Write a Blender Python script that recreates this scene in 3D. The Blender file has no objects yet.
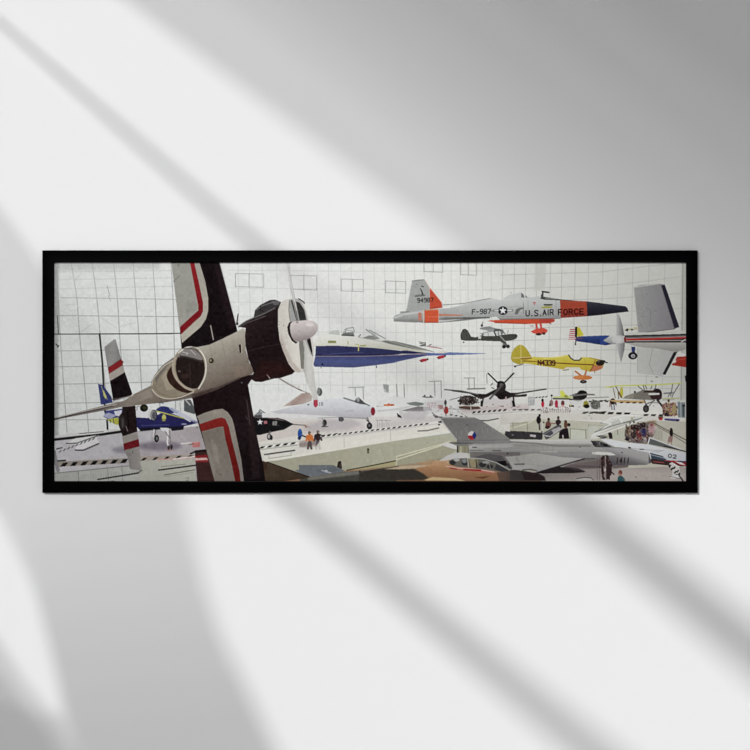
import bpy, bmesh, math
import numpy as np
from mathutils import Vector
# ---------------------------------------------------------------- settings of light and window
SUN_E = 2.82; SUN_ANG = 1.45; WORLD = .385; SPOT = 900; INK_K = .345  # SPOT: strength of the added fill lamp on the print
# added shadow bars: (x, y, width) along each, then how much light they let through
BAR1 = ([(-100, -66, 1.5), (0, 22, 6), (225, 219, 12), (450, 402, 27), (700, 607, 46), (860, 737, 56)], .16)
BAR2 = ([(60, 307, 10), (300, 507.5, 25), (450, 633, 34), (860, 975, 56)], .33)
SHADES = [(0, .56), (62, .82), (95, .78), (130, .78), (170, .72), (225, .62), (290, .4)]  # added gobo sheets: edge offset, transmission; together they grade the upper shade
_in = [(340, 900), (-60, 900), (-60, 690), (0, 700), (40, 716), (63, 712), (60, 690), (34, 590), (0, 515), (-60, 440)]
GOBO_PATCHES = [([(-60, 140), (0, 207), (35, 255), (110, 370), (182, 490), (194, 540), (206, 590), (220, 635), (248, 690), (278, 755)]+_in, .66),
        ([(-60, 585), (0, 640), (25, 680), (48, 708), (80, 760), (120, 900), (-60, 900)], .62),
        ([(-60, 610), (0, 672), (25, 705), (48, 735), (80, 790), (120, 900), (-60, 900)], .62)]  # added gobo sheets: outline of the wanted shadow, transmission
_R = [(490, 182), (540, 194), (590, 206), (635, 220), (690, 248), (755, 278), (900, 340)]     # right edge of the lower-left gobo shadow
_Lh = [(490, 14), (515, 20), (580, 36), (700, 62), (900, 120)]
def _at(T, y):
    for (a, x0), (b, x1) in zip(T, T[1:]):
        if y <= b: return x0+(x1-x0)*(y-a)/(b-a)
for _y in (505, 540, 575, 610, 645, 680, 715):
    r_ = [(_at(_R, _y-12), _y-12)]+[(x_, y_) for y_, x_ in _R if y_ > _y-12]
    l_ = [(x_, y_) for y_, x_ in _Lh if y_ > _y+12][::-1]+[(_at(_Lh, _y+12), _y+12)]
    GOBO_PATCHES.append((r_+l_, .935))
import numpy as np, math
# ---------------------------------------------------------------- the printed photograph
# drawn as flat inks; units: one unit = 1/632 of the sheet's width, origin at its upper left + (54, 261)
PX0, PY0, PX1, PY1 = 54, 261, 687, 482
S = 4
PW, PH = (PX1-PX0)*S, (PY1-PY0)*S
INK = np.zeros((PH, PW, 3), np.float32)
_rng = np.random.RandomState(7)

def _win(x0, y0, x1, y1):
    a = max(0, int((x0-PX0)*S)-2); b = min(PW, int((x1-PX0)*S)+3)
    c = max(0, int((y0-PY0)*S)-2); d = min(PH, int((y1-PY0)*S)+3)
    return a, b, c, d

def _grid(a, b, c, d):
    xs = PX0 + (np.arange(a, b)+.5)/S
    ys = PY0 + (np.arange(c, d)+.5)/S
    return xs[None, :], ys[:, None]

def smooth(pts, n=6, closed=True):
    P = [np.array(p, float) for p in pts]; N = len(P); out = []
    rng = range(N) if closed else range(N-1)
    for i in rng:
        if closed: p0, p1, p2, p3 = P[i-1], P[i], P[(i+1) % N], P[(i+2) % N]
        else: p0, p1, p2, p3 = P[max(i-1, 0)], P[i], P[i+1], P[min(i+2, N-1)]
        for k in range(n):
            t = k/n
            out.append(tuple(.5*((2*p1)+(-p0+p2)*t+(2*p0-5*p1+4*p2-p3)*t*t+(-p0+3*p1-3*p2+p3)*t**3)))
    if not closed: out.append(tuple(P[-1]))
    return out

def _col(col, X, Y):
    if isinstance(col, dict):           # gradient ink: p0, p1, stops
        (ax, ay), (bx, by) = col['p']; L = (bx-ax)**2+(by-ay)**2
        t = ((X-ax)*(bx-ax)+(Y-ay)*(by-ay))/L
        t = np.clip(t, 0, 1); st = col['s']; ts = [s[0] for s in st]
        return np.stack([np.interp(t, ts, [s[1][k] for s in st]) for k in range(3)], -1)
    return np.array(col, np.float32)

def G(p0, p1, *cols):
    if not (isinstance(cols[0], tuple) and len(cols[0]) == 2):
        cols = [(i/(len(cols)-1), c) for i, c in enumerate(cols)]
    return dict(p=(p0, p1), s=list(cols))

def _blend(a, b, c, d, m, col):
    X, Y = _grid(a, b, c, d)
    X = np.broadcast_to(X, m.shape); Y = np.broadcast_to(Y, m.shape)
    cc = _col(col, X, Y)
    R = INK[c:d, a:b]
    R += (cc-R)*m[..., None]

def _box(m, r):
    if r < 1: return m
    k = 2*r+1
    for ax in (0, 1):
        p = [(0, 0), (0, 0)]; p[ax] = (r+1, r)
        q = np.cumsum(np.pad(m, p), axis=ax)
        m = (q[k:, :]-q[:-k, :])/k if ax == 0 else (q[:, k:]-q[:, :-k])/k
    return m

def poly(pts, col, al=1.0, blur=0, sm=False):
    if sm: pts = smooth(pts)
    xs = [p[0] for p in pts]; ys = [p[1] for p in pts]
    B = blur*2
    a, b, c, d = _win(min(xs)-B, min(ys)-B, max(xs)+B, max(ys)+B)
    if b <= a or d <= c: return
    X, Y = _grid(a, b, c, d); m = np.zeros((d-c, b-a), bool); yy = Y[:, 0]; xx = X[0]
    for i in range(len(pts)):
        x1, y1 = pts[i-1]; x2, y2 = pts[i]
        if y1 == y2: continue
        r = (yy >= min(y1, y2)) & (yy < max(y1, y2))
        if not r.any(): continue
        xi = x1+(yy[r]-y1)*(x2-x1)/(y2-y1)
        m[r] ^= xx[None, :] < xi[:, None]
    m = m.astype(np.float32)
    if blur:
        r = max(1, int(blur*S/2))
        for _ in range(2): m = _box(m, r)
    _blend(a, b, c, d, m*al, col)

def line(pts, w, col, al=1.0, soft=.2, sm=False):
    if sm: pts = smooth(pts, closed=False)
    xs = [p[0] for p in pts]; ys = [p[1] for p in pts]
    a, b, c, d = _win(min(xs)-w-1, min(ys)-w-1, max(xs)+w+1, max(ys)+w+1)
    if b <= a or d <= c: return
    M = np.zeros((d-c, b-a), np.float32)
    for (x1, y1), (x2, y2) in zip(pts, pts[1:]):
        a2, b2, c2, d2 = _win(min(x1, x2)-w-1, min(y1, y2)-w-1, max(x1, x2)+w+1, max(y1, y2)+w+1)
        if b2 <= a2 or d2 <= c2: continue
        X, Y = _grid(a2, b2, c2, d2); dx, dy = x2-x1, y2-y1; L = dx*dx+dy*dy+1e-9
        t = np.clip(((X-x1)*dx+(Y-y1)*dy)/L, 0, 1)
        D = np.sqrt((X-x1-t*dx)**2+(Y-y1-t*dy)**2)
        mm = np.clip((w/2+soft-D)/(2*soft), 0, 1)
        V = M[c2-c:d2-c, a2-a:b2-a]; np.maximum(V, mm, out=V)
    _blend(a, b, c, d, M*al, col)

def ell(cx, cy, rx, ry, col, al=1.0, blur=0, rot=0):
    r = math.radians(rot)
    poly([(cx+rx*math.cos(t)*math.cos(r)-ry*math.sin(t)*math.sin(r),
           cy+rx*math.cos(t)*math.sin(r)+ry*math.sin(t)*math.cos(r)) for t in [k*math.tau/28 for k in range(28)]], col, al, blur)

def C(x0, y0, s=7.5):
    def f(*v):
        return [(x0+v[i]/s, y0+v[i+1]/s) for i in range(0, len(v), 2)]
    return f
def star(cx, cy, r, col):
    poly([(cx+(r if k % 2 == 0 else r*.4)*math.sin(k*math.pi/5), cy-(r if k % 2 == 0 else r*.4)*math.cos(k*math.pi/5)) for k in range(10)], col)
def speck(x0, y0, x1, y1, n, cols, r=(.3, .8), al=.8):
    for _ in range(n):
        ell(_rng.uniform(x0, x1), _rng.uniform(y0, y1), _rng.uniform(*r), _rng.uniform(*r), cols[_rng.randint(len(cols))], al)
def hazard(p0, p1, n, w, dark=(38, 36, 34), lean=.9, duty=.5, white=None, al=1):
    (x0, y0), (x1, y1) = p0, p1
    if white: line([p0, p1], w, white)
    for k in range(n):
        t0 = k/n; t1 = (k+duty)/n
        ax, ay = x0+(x1-x0)*t0, y0+(y1-y0)*t0; bx, by = x0+(x1-x0)*t1, y0+(y1-y0)*t1
        poly([(ax-lean*w/2, ay+w/2), (bx-lean*w/2, by+w/2), (bx+lean*w/2, by-w/2), (ax+lean*w/2, ay-w/2)], dark, al)
GLY = {'F': [(0,1,0,0,1,0),(0,.5,.8,.5)], '-': [(.1,.55,.9,.55)], '9': [(1,.4,.8,.5,.2,.5,0,.3,.2,0,.8,0,1,.3,1,.7,.8,1,.1,1)],
 '8': [(.2,.5,0,.25,.2,0,.8,0,1,.25,.8,.5,.2,.5,0,.75,.2,1,.8,1,1,.75,.8,.5)], '7': [(0,0,1,0,.4,1)], 'U': [(0,0,0,.8,.3,1,.7,1,1,.8,1,0)],
 '.': [(.4,.95,.5,.95)], 'S': [(1,.1,.7,0,.2,0,0,.25,.3,.48,.7,.52,1,.75,.8,1,.2,1,0,.9)], 'A': [(0,1,.5,0,1,1),(.2,.65,.8,.65)], 'I': [(.5,0,.5,1)],
 'R': [(0,1,0,0,.8,0,1,.25,.8,.5,0,.5),(.5,.5,1,1)], 'O': [(.3,0,.7,0,1,.3,1,.7,.7,1,.3,1,0,.7,0,.3,.3,0)], 'C': [(1,.2,.7,0,.3,0,0,.3,0,.7,.3,1,.7,1,1,.8)],
 'E': [(1,0,0,0,0,1,1,1),(0,.5,.8,.5)], 'N': [(0,1,0,0,1,1,1,0)], '4': [(.75,1,.75,0,0,.65,1,.65)], '3': [(0,0,.8,0,1,.25,.8,.48,.4,.5,.8,.52,1,.75,.8,1,0,1)],
 '0': [(.3,0,.7,0,1,.3,1,.7,.7,1,.3,1,0,.7,0,.3,.3,0)], '2': [(0,.2,.3,0,.8,0,1,.25,.8,.5,0,1,1,1)], '1': [(.5,0,.5,1)], 'K': [(0,0,0,1),(1,0,0,.5,1,1)]}
def text(s, x, y, cw, ch, adv, col, w, slope=0, al=1, shear=0):
    for k, g in enumerate(s):
        gx = x+k*adv; gy = y+k*adv*slope
        for st in GLY.get(g, []):
            line([(gx+st[i]*cw+shear*(1-st[i+1])*ch, gy+st[i+1]*ch+st[i]*cw*slope) for i in range(0, len(st), 2)], w, col, al, soft=.22)
def person(x, y, h, top, leg=(50, 48, 52), hair=(48, 36, 30), skin=(176, 140, 120)):
    line([(x, y-h*.48), (x-.1*h, y)], h*.13, leg); line([(x, y-h*.48), (x+.1*h, y)], h*.13, leg)
    ell(x, y-h*.64, h*.17, h*.21, top); line([(x-.15*h, y-h*.75), (x-.2*h, y-h*.45)], h*.09, top); line([(x+.15*h, y-h*.75), (x+.2*h, y-h*.45)], h*.09, top)
    ell(x, y-h*.92, h*.085, h*.1, hair); ell(x+.03*h, y-h*.89, h*.045, h*.05, skin)

def paint():
    a=C(50,260); b=C(50,385); c=C(90,330); d=C(150,255); e=C(140,320); f=C(140,385); g=C(235,270); h=C(235,320)
    i=C(240,385); j=C(300,385); k_=C(300,310); l=C(390,260); m=C(370,385); n=C(590,290); o=C(560,390,750/65); p=C(625,420,750/65)
    q=C(500,250); r=C(600,250); s=C(430,330); t=C(510,340); u=C(600,340); v=C(430,400); w=C(510,400); x=C(600,400)
    y=C(310,250,750/130); z=C(380,250,750/130)
    P = lambda F, *vv: F(*vv)[0]
    wall = G((54, 0), (687, 0), (0, (206, 208, 206)), (.18, (214, 216, 214)), (.4, (221, 222, 219)), (.62, (220, 221, 217)), (.85, (211, 211, 205)), (1, (200, 200, 194)))
    poly([(50, 255), (690, 255), (690, 490), (50, 490)], wall)
    # girders of the glass wall
    gl = (168, 170, 168); gm = (186, 188, 187); gf = (204, 205, 203)
    poly([(54, 261), (160, 261), (160, 269), (54, 271)], (176, 177, 174), .6, 3)  # shading along the upper left edge, painted into the print
    ys_ = (262, 300, 334, 384, 432)
    for xs_ in [(56,58.5,60,63.5,67), (71,77,79.5,84.5,88.7), (92,97,100,105,108), (113.5,117.5,119.5,123,126), (133,136,138.7,141.3,144), (152.5,155.3,156.7,158.7,161), (171,173,174,175,176)]:
        pts = list(zip(xs_, ys_))
        line(pts, .9, gl, .85, sm=True); line([(x_+.1, y_) for x_, y_ in pts[1:]], .6, (150,151,149), .7, sm=True)
    for k__, (ya, yb) in enumerate([(272,270.5), (280,277.5), (289,286), (297.5,299.5), (315.5,316.7), (351,349), (366.8,365), (384.4,381.4), (403.5,400.5), (420,418.5)]):
        line([(54, ya), (182, yb)], .85, gl if k__ > 2 else gm, .85 if k__ > 2 else .6)
        if k__ > 3: line([(54, ya), (182, yb)], .5, (152,153,151), .6)
    for pts in [a(380,430,500,510), a(230,540,330,470), a(180,160,240,90), a(340,30,380,60), a(400,30,430,70), a(520,500,640,470), a(90,340,190,330)]: line(pts, .7, gm, .7)
    line(a(430,195,440,240,450,270), .5, (110,112,112), .7); line(a(435,265,455,305), .6, (110,112,112), .6)
    poly([(54, 262), (58.5, 262), (58.5, 480), (54, 480)], (150, 151, 149), .75, 1.5)  # frame's inner shadow painted down the print's left edge
    line([(57.5, 316), (58.5, 334)], 1.2, (96, 98, 98)); line(a(45,630,62,650), 1.2, (60,60,60)); line(a(55,655,68,640), .8, (50,50,50))
    # centre lattice
    for X in [239, 250.3, 263, 277.7, 291, 305, 318, 329.4, 341.5, 352, 363.7, 375, 385.4, 396, 406, 415.3, 425, 433, 442.7, 452, 460.7, 468.7, 476.7, 483.3, 492]:
        line([(X-1, 262), (X, 330), (X+1.2, 400)], .6, gm, .6)
    for Y0, Y1 in [(270, 271), (288, 290), (302, 304.5), (316.5, 319), (331, 333), (345, 346), (358, 359), (371.3, 371.5), (384, 384.5)]:
        line([(228, Y0), (340, Y0+1.2), (500, Y1)], .6, gm, .55)
    for X in [503, 514.7, 526, 537, 550.7, 562, 575.3, 588.7, 603, 618, 633, 649, 665]:
        line([(X, 262), (X-1.5, 330), (X-3, 396)], .7, gl, .6)
    for ya, yb, yc in [(272, 268, 262), (286, 283, 276), (299, 297, 293), (312, 311, 308), (326, 325, 323), (338, 338, 337), (350, 349.5, 349), (363, 363.5, 364), (375, 376, 377), (387, 388, 389)]:
        line([(500, ya+3), (600, ya), (633, yb), (686, yc)], .7, gl, .6)
    poly([(534.7, 264), (546, 264), (545, 290), (534, 291)], (200, 200, 194), .8, .5)
    poly([(681.5, 262), (686.5, 262), (685, 400), (680, 400)], (178, 178, 172), .7, 1)
    line([(683, 262), (681, 400)], .9, (140, 140, 136), .7)
    for (x0, y0, x1, y1, xd) in [(235.5,273.5,263.7,287.3,249), (291,275.3,316.6,290,303.7), (341.2,279,363.4,291.6,352.5), (385.6,281,405.7,293.3,395.8), (424,262,442.7,272.3,433.3), (460.7,262,476.7,275.3,468.4)]:
        for L in ([(x0,y0),(x1,y0+.6),(x1,y1),(x0,y1-.8),(x0,y0)], [(xd,y0),(xd,y1)]): line(L, .7, (160,161,160), .85)
        line([(x0, y0), (x0, y1)], .5, (150, 150, 150), .7)
    speck(56, 264, 178, 330, 260, [(196,197,195),(226,227,226)], (.2,.8), .55)
    speck(56, 336, 180, 430, 160, [(190,191,189),(224,225,224)], (.2,.8), .5)
    speck(300, 265, 520, 400, 260, [(206,207,204),(232,232,230)], (.3,1.0), .4)
    # strong dark girder and mast at the left
    line(a(30,556,750,553)+[(181, 333.3)], 1.0, (70, 72, 72)); line([(99.6, 334), (102.3, 362), (105, 412)], 1.7, (40, 42, 42))
    line(c(5,30,620,28), .9, (64,66,66))
    # ------------------------------ floor and gallery, left
    poly([(54,437),(120,432),(215,425),(215,482),(54,482)], G((54,440),(215,440),(188,186,188),(176,171,174),(168,160,162)))
    poly(b(30,420,200,385,520,370,760,350,760,440,640,520,300,540,30,560), (184,181,185), 1, 1)
    poly(f(-60,440,60,440,260,440,420,470,300,540,-60,560), (170,162,166), .6, 3)
    ell(160, 446, 22, 4.5, (118,110,122), .8, 3); ell(124, 450, 12, 3.4, (128,122,132), .8, 3)
    # ------------------------------ left lower: tape, rails
    line(b(30,410,170,395,360,375,530,350), 2.6, (34,34,34)); line(b(30,385,250,360,520,335), 1.2, (196,194,190)); line(b(220,365,400,350), .8, (70,68,66), .7)
    poly(b(120,440,190,400,370,375,350,400,210,430), (206,206,204)); line(b(120,438,200,436,360,380), .9, (60,60,60)); line(b(190,488,250,490,365,440), 1.3, (66,62,64)); 
    poly(b(200,440,350,400,370,430,250,480,190,482), (208,206,206))
    hazard(P(b,70,500), P(b,350,395), 9, 2.4, (66,64,66), .8, .45)
    line(b(50,480,90,470), 1.2, (60,58,58)); line(b(30,500,60,640), 3.6, (120,118,118), .8); line(b(60,570,115,566), 1.6, (40,40,40))
    poly(b(60,575,580,548,580,585,70,612), (150,142,134)); 
    for q0 in range(7):
        X = 75+q0*75; Y = 613-q0*4.4
        poly(b(X,Y,X+38,Y-2,X+62,Y-32,X+24,Y-30), (26,25,25))
    line(b(685,568,720,548), 2.4, (30,29,29)); line(b(690,565,750,560), 1, (120,100,96))
    poly(b(30,660,600,600,760,580,760,740,30,740), G((54,470),(150,470),(166,166,162),(178,178,172)), 1)
    line(b(30,662,620,604), .7, (110,112,110)); line(b(212,645,216,730), .7, (110,110,110)); line(b(430,630,440,730), .7, (140,140,138)); line(b(540,600,545,730), .7, (140,140,138))
    for q0 in range(36):
        X = 60+q0*19; line(b(X, 690-q0*1.6, X+1, 716-q0*1.6), .5, (150,150,146), .8)
    line(b(360,708,660,660,688,642), 1.5, (36,36,36)); 
    for q0 in range(16): line(b(372+q0*18, 702-q0*2.9, 376+q0*18, 700-q0*2.9), .5, (190,190,186), .8)
    line(b(330,735,480,720), .8, (70,70,68))
    # right side of propeller tip: gallery panel under the blue jet
    poly(f(0,570,410,540,420,760,0,760), (178,178,168)); poly(f(0,535,400,520,410,545,0,570), (166,156,146))
    for q0 in range(5): poly(f(5+q0*86,568-q0*5,30+q0*86,566-q0*5,55+q0*86,546-q0*5,28+q0*86,546-q0*5), (36,34,32))
    line(f(130,560,330,552,440,540), 1.3, (198,150,146), .8); line(f(250,556,420,535), .9, (220,215,212))
    line(f(140,638,415,602), 1.5, (40,38,38)); 
    for q0 in range(15): line(f(150+q0*18,632-q0*2.4,154+q0*18,630-q0*2.4), .5, (196,196,190), .8)
    line(f(160,612,340,594), .6, (110,110,100), .8); line(f(180,675,410,636), .9, (90,88,74), .9); line(f(170,690,400,655), .5, (130,128,110), .8)
    line(f(345,700,362,692,364,715,345,717), .6, (70,70,66)); poly(f(-10,600,14,610,14,650,-10,670), (150,150,144), .8); line(f(0,648,16,640), .8, (90,90,86))
    poly(f(0,690,420,660,430,760,0,760), (172,173,162), .5, 1)
    # small things behind the wing: chair and red trim
    line(f(310,440,440,430), 1.2, (210,208,204)); line(f(350,480,352,515), .7, (150,148,146)); line(f(395,480,398,510), .7, (150,148,146)); poly(f(390,430,450,425,450,465,395,470), (190,110,108), .8, .5); line(f(370,445,400,440),.8,(80,60,60))
    poly(f(410,490,510,480,560,725,430,725), (66,44,42)); line(f(380,515,412,500,500,492), 1.6, (30,26,26)); poly(f(412,530,500,522,512,548,414,548), (132,40,44)); poly(f(412,548,500,545,510,562,416,566), (206,170,166)); poly(f(414,566,512,562,516,578,418,580), (136,44,46))
    # ------------------------------ the blue display jet at the left
    nav = (44,44,92)
    poly(c(60,405,95,410,160,500,170,545,85,560), (56,62,112)); poly(c(60,405,80,408,90,555,80,560), (64,72,120), .7)
    poly(c(100,445,125,500,118,520,100,490), (186,186,120)); line(c(85,420,100,470,130,520), .7, (196,196,140), .8)
    poly(c(120,605,240,590,330,600,350,640,340,700,240,700,140,670,100,650), (68,74,124), sm=False)
    poly(c(180,610,240,600,230,650,190,640), (206,206,214)); poly(c(90,640,140,620,200,640,150,670), (200,202,214), .7)
    poly(c(120,672,210,655,230,705,200,712), (176,176,80)); line(c(150,675,155,695), .7, (60,60,80)); line(c(175,670,180,700), .7, (60,60,80))
    line(c(128,680,132,742), 1.8, (30,30,34))
    # fuselage
    poly(c(340,600,420,590,470,570,470,650,430,700,340,700), (208,208,210))
    poly(c(340,655,430,660,500,640,560,610,660,640,750,690)+f(400,255,435,285,330,310,240,325,0,340)+c(350,725), nav)
    poly(f(110,190,150,170,240,170,330,215,430,270,438,288,400,275,240,215), (196,198,210)); poly(f(120,195,160,160,215,168,260,200,230,212), (52,56,110), sm=True)
    poly(f(215,172,250,170,300,205,270,215), (150,160,180), .8); line(f(220,175,262,205), .5, (210,214,224)); line(f(245,172,290,208), .5, (210,214,224))
    line(f(120,195,180,210,260,232,330,250), 1.1, (186,186,96)); ell(*P(f,180,245), 2, 3.4, (190,190,110)); ell(*P(f,178,262), 1.8, 1.4, (150,150,80))
    poly(f(360,260,430,270,438,290,405,282), (120,124,150), .7); ell(*P(f,330,293), 2.8, .6, (190,190,206), .8)
    ell(*P(f,85,220), 3.4, 5.2, (196,196,192)); ell(*P(f,104,228), 3.4, 5.6, (40,40,62)); ell(*P(f,101,228), 2.6, 4.8, (150,150,148)); ell(*P(f,104,230), 1.8, 4, (84,84,92))
    ell(*P(c,405,585), 4.1, 3.7, (30,28,26)); ell(*P(c,408,583), 2, 1.6, (60,62,40)); line(c(345,580,370,570), .6, (80,80,90)); line(c(530,545,550,550), .7, (80,80,90)); line(c(355,585,350,600), .8, (120,120,124))
    poly(f(0,322,330,308,325,335,240,345,230,325,0,348), (28,28,40)); line(f(10,305,220,298), .7, (90,92,140), .8)
    line(f(105,335,100,385), 1.1, (206,204,204)); line(f(120,335,110,380), .7, (90,88,92)); ell(*P(f,125,402), 2.4, 3.8, (34,32,34)); ell(*P(f,126,402), 1, 1.8, (110,110,112))
    poly(f(150,320,215,322,215,350,190,355,160,340), (206,206,208)); line(f(210,340,205,430,215,470), 1.4, (214,212,212)); line(f(185,345,225,400), .7, (100,98,100)); line(f(222,345,232,470), .8, (120,118,118))
    ell(*P(f,215,470), 1.2, 2.2, (60,52,52)); ell(*P(f,236,465), 1.3, 2.4, (52,46,46)); line(f(200,488,250,486), .8, (150,110,106))
    # grey box behind the wing and light patch
    poly(f(330,110,380,110,415,190,410,220,330,195), (92,96,98)); line(f(335,105,375,150), 1.2, (190,190,188)); line(f(300,130,303,195), .7, (160,160,160))
    # ------------------------------ far black jet (centre-left)
    poly([(250,418),(350,412),(455,408),(455,430),(300,448),(250,452)], (212,208,204)); poly([(250,425),(330,420),(330,440),(250,448)], (204,196,190), .8, 2)
    poly([(250,392),(460,392),(460,416),(250,418)], (222,223,221), .7, 1)
    poly(i(90,435,750,330,750,480,160,575,140,500), (214,212,204))
    line(i(140,245,750,235), 1.3, (206,206,204)); line(i(140,215,360,215), .8, (186,186,184)); hazard(P(i,360,212), P(i,610,204), 7, 1.4, (84,84,84), .8, .5)
    poly(i(100,240,115,228,150,225,260,240,340,262,385,285,405,293,385,303,330,335,260,348,150,375,120,375), (30,29,31))
    poly(i(105,225,140,222,250,240,330,262,300,262,200,250,110,248), (96,90,92), .9, .5); line(i(170,240,260,252,330,268), .9, (150,130,134), .6)
    line(i(118,222,140,205,150,185,165,195,205,222), .8, (90,90,92)); poly(i(125,220,145,192,195,220,160,228), (120,122,124), .8)
    star(*P(i,150,278), 3.3, (222,222,222)); poly(i(178,270,203,268,204,290,180,292), (170,110,116)); poly(i(245,272,278,270,276,304,243,302), (140,140,138)); line(i(262,272,262,302), .5, (90,90,90))
    line(i(400,296,490,302), 1, (110,108,108)); ell(*P(i,497,312), 1.6, 1.2, (120,90,70)); line(i(480,300,530,322), .8, (160,110,90))
    ell(*P(i,218,388), 2.2, 3.4, (60,60,60)); ell(*P(i,216,386), 1.1, 2, (180,178,176)); ell(*P(i,236,395), 1.2, 2.6, (46,46,46)); line(i(225,350,222,372), 1.4, (120,120,120))
    # white tape barrier and people
    hazard(P(i,150,470), P(i,440,432), 5, 2.3, (40,38,36), .9, .55, (224,223,216)); line(i(150,485,430,450), .6, (140,140,130)); 
    line(i(150,452,440,424), .7, (190,188,180))
    line(i(185,522,410,490), 1.3, (44,44,42)); line(i(215,552,385,528), .6, (150,150,140)); line(i(215,520,218,552), .6, (160,160,150)); line(i(382,495,384,530), .6, (160,160,150))
    # grey-olive gallery front
    ol = G((262,470),(520,425), (166,163,144), (173,171,151), (179,178,159), (188,187,170))
    poly(i(170,575,280,565,750,487)+j(700,412)+m(0,446,600,360)+[(466,424),(540,414),(560,420),(560,470),(400,482),(262,482)], ol)
    line(i(190,568,280,553,750,476)+j(750,402)+m(560,350), 1.6, (222,219,206), .9)
    poly(j(350,640,718,565,718,612,450,640,370,650), (172,164,128)); line(j(350,640,530,606,718,568), 1.0, (52,40,24))
    poly(m(200,540,540,430,640,420,660,480,480,600,200,605), (166,163,142)); line(m(198,537,440,470,600,424), 1.2, (210,207,182)); line(m(200,560,540,452), 1.2, (212,210,186)); line(m(200,535,198,604), .9, (206,204,180))
    hazard(P(m,410,588), P(m,540,560), 3, 1.8, (52,48,40), .9, .5); line(m(420,575,540,550), .5, (150,148,124))
    poly(j(503,475,520,474,520,512,503,514), (110,104,84)); poly(j(507,480,518,480,518,490,507,490), (50,46,40)); line(i(460,612,500,608), 1.1, (104,98,80)); line(i(430,540,434,700),.4,(150,150,128),.5)
    poly(j(275,625,285,575,308,570,316,628), (52,40,38)); ell(*P(j,298,580), 1.6, 1.3, (40,34,32)); line(j(302,590,300,615), .7, (96,84,70))
    # people by the tape
    poly(i(445,420,600,400,600,455,470,470,440,455), (150,132,128), .6, 1)
    for q0 in range(12): line(i(450+q0*11,440-q0*2,452+q0*11,466-q0*2), .6, (92,80,80), .8)
    ell(*P(i,450,365), 2.3, 4.8, (44,86,156)); ell(*P(i,445,398), 1.6, 2, (40,52,90)); ell(*P(i,452,338), 1.3, 1.3, (60,104,176)); line(i(470,380,500,392), 1.4, (50,48,48))
    person(*P(i,522,476), 17, (204,120,64), (90,78,78)); person(*P(i,585,476), 18, (62,48,52), (92,86,90)); poly(i(530,350,550,345,555,370,535,375), (214,190,180), .7)
    line(i(560,385,600,378), 1.6, (52,44,44))
    # ------------------------------ silver jet with red nose
    sj = G((0,398),(0,416), (214,217,219), (206,208,211), (186,184,188))
    poly([(300,405),(318,400),(340,398),(346,397),(360,402),(372,406),(374.5,411),(371,417),(366,418.5),(345,417),(322,418),(296,416),(270,412)], sj)
    poly([(262,413),(300,414),(345,417),(344,419),(262,417.5)], (214,214,213)); line([(345,417.5),(368,418.5)], 1.2, (150,146,150), .8); line([(318,418),(345,417)], .6, (150,150,152))
    poly([(320,420),(352,419),(362,424),(345,430),(310,432),(302,428)], (184,178,180), .8, 3); poly([(372,425),(400,420),(455,414),(445,428),(400,434)], (192,188,188), .5, 3)
    ell(373, 411.3, 2.2, 4.2, (140,44,58))
    line(j(330,98,400,120,440,125), 1.5, (128,130,130)); poly(j(410,130,418,100,440,92,480,128,500,148,450,142), (84,86,86)); ell(*P(j,436,112), 1.6, 2, (150,154,156)); line(j(470,130,520,155), 1, (90,92,92)); line(j(420,105,440,98), .6, (206,208,208))
    line(j(578,160,600,160,640,168), 1.0, (120,120,120)); line(j(340,200,400,190), .5, (160,160,164))
    line(j(505,245,515,270), 1.2, (120,118,118)); line(j(500,262,525,285), 1, (60,58,60)); ell(*P(j,521,307), 2.8, 3.5, (36,34,36)); ell(*P(j,520,305), 1.1, 1.5, (110,108,108))
    ell(*P(j,310,257), 2.6, 2.4, (92,90,92)); line(j(292,242,294,268), .8, (60,60,60)); ell(*P(j,183,285), 2.4, 3.6, (58,56,56)); line(j(168,250,172,300), .9, (160,158,158)); line(j(165,312,210,312), 1, (66,64,64))
    text('18', P(j,140,130)[0], P(j,140,130)[1], 1.6, 3.4, 2.6, (110,112,114), .6, 0, .8)
    for q0 in range(3):
        X = 570+q0*35; line(j(X,262,X+40,268), .5, (150,150,150)); line(j(X+10,268,X+12,320), .5, (160,160,160)); line(j(X+25,285,X+27,312), .4, (160,160,160))
    poly(j(180,300,480,300,480,330,200,370), (200,188,188), .4, 2)
    # second silver aircraft, wing towards us
    poly(m(50,130,200,70,260,100,400,110,560,120,560,200,480,215,300,205,60,190), (214,215,213), .8, 1)
    poly([(375,408),(395,405),(398,408),(376,411)], (220,221,219)); poly(j(628,145,705,142,708,156,628,158), (204,120,70)); ell(*P(j,665,144), 1, 1, (190,80,50)); ell(*P(j,690,150), 1.5, .7, (170,60,50))
    poly([(376.5,410.3),(392,408.8),(420,404),(423,404.5),(405,409),(385,411.5),(376.5,412)], (208,210,208)); poly(m(270,135,340,125,400,135,405,150,360,158,300,150), (126,130,126)); poly(m(240,190,360,160,450,165,470,190,370,200,250,195), (130,126,128))
    poly(m(290,192,450,195,400,260,250,260,190,240), (188,182,184), .7, 2)
    line(m(60,195,220,178,300,160), 1.3, (196,197,196)); line(m(232,182,236,235), 3.6, (200,198,198)); poly(m(200,208,235,235,238,248,208,240), (50,50,50)); 
    poly(m(400,130,560,110,570,190,480,210,400,190), (206,204,204), .7, .5)
    text('977', P(m,430,135)[0], P(m,430,135)[1], 2.2, 4.6, 3.2, (182,150,152), .6, 0, .9)
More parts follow.
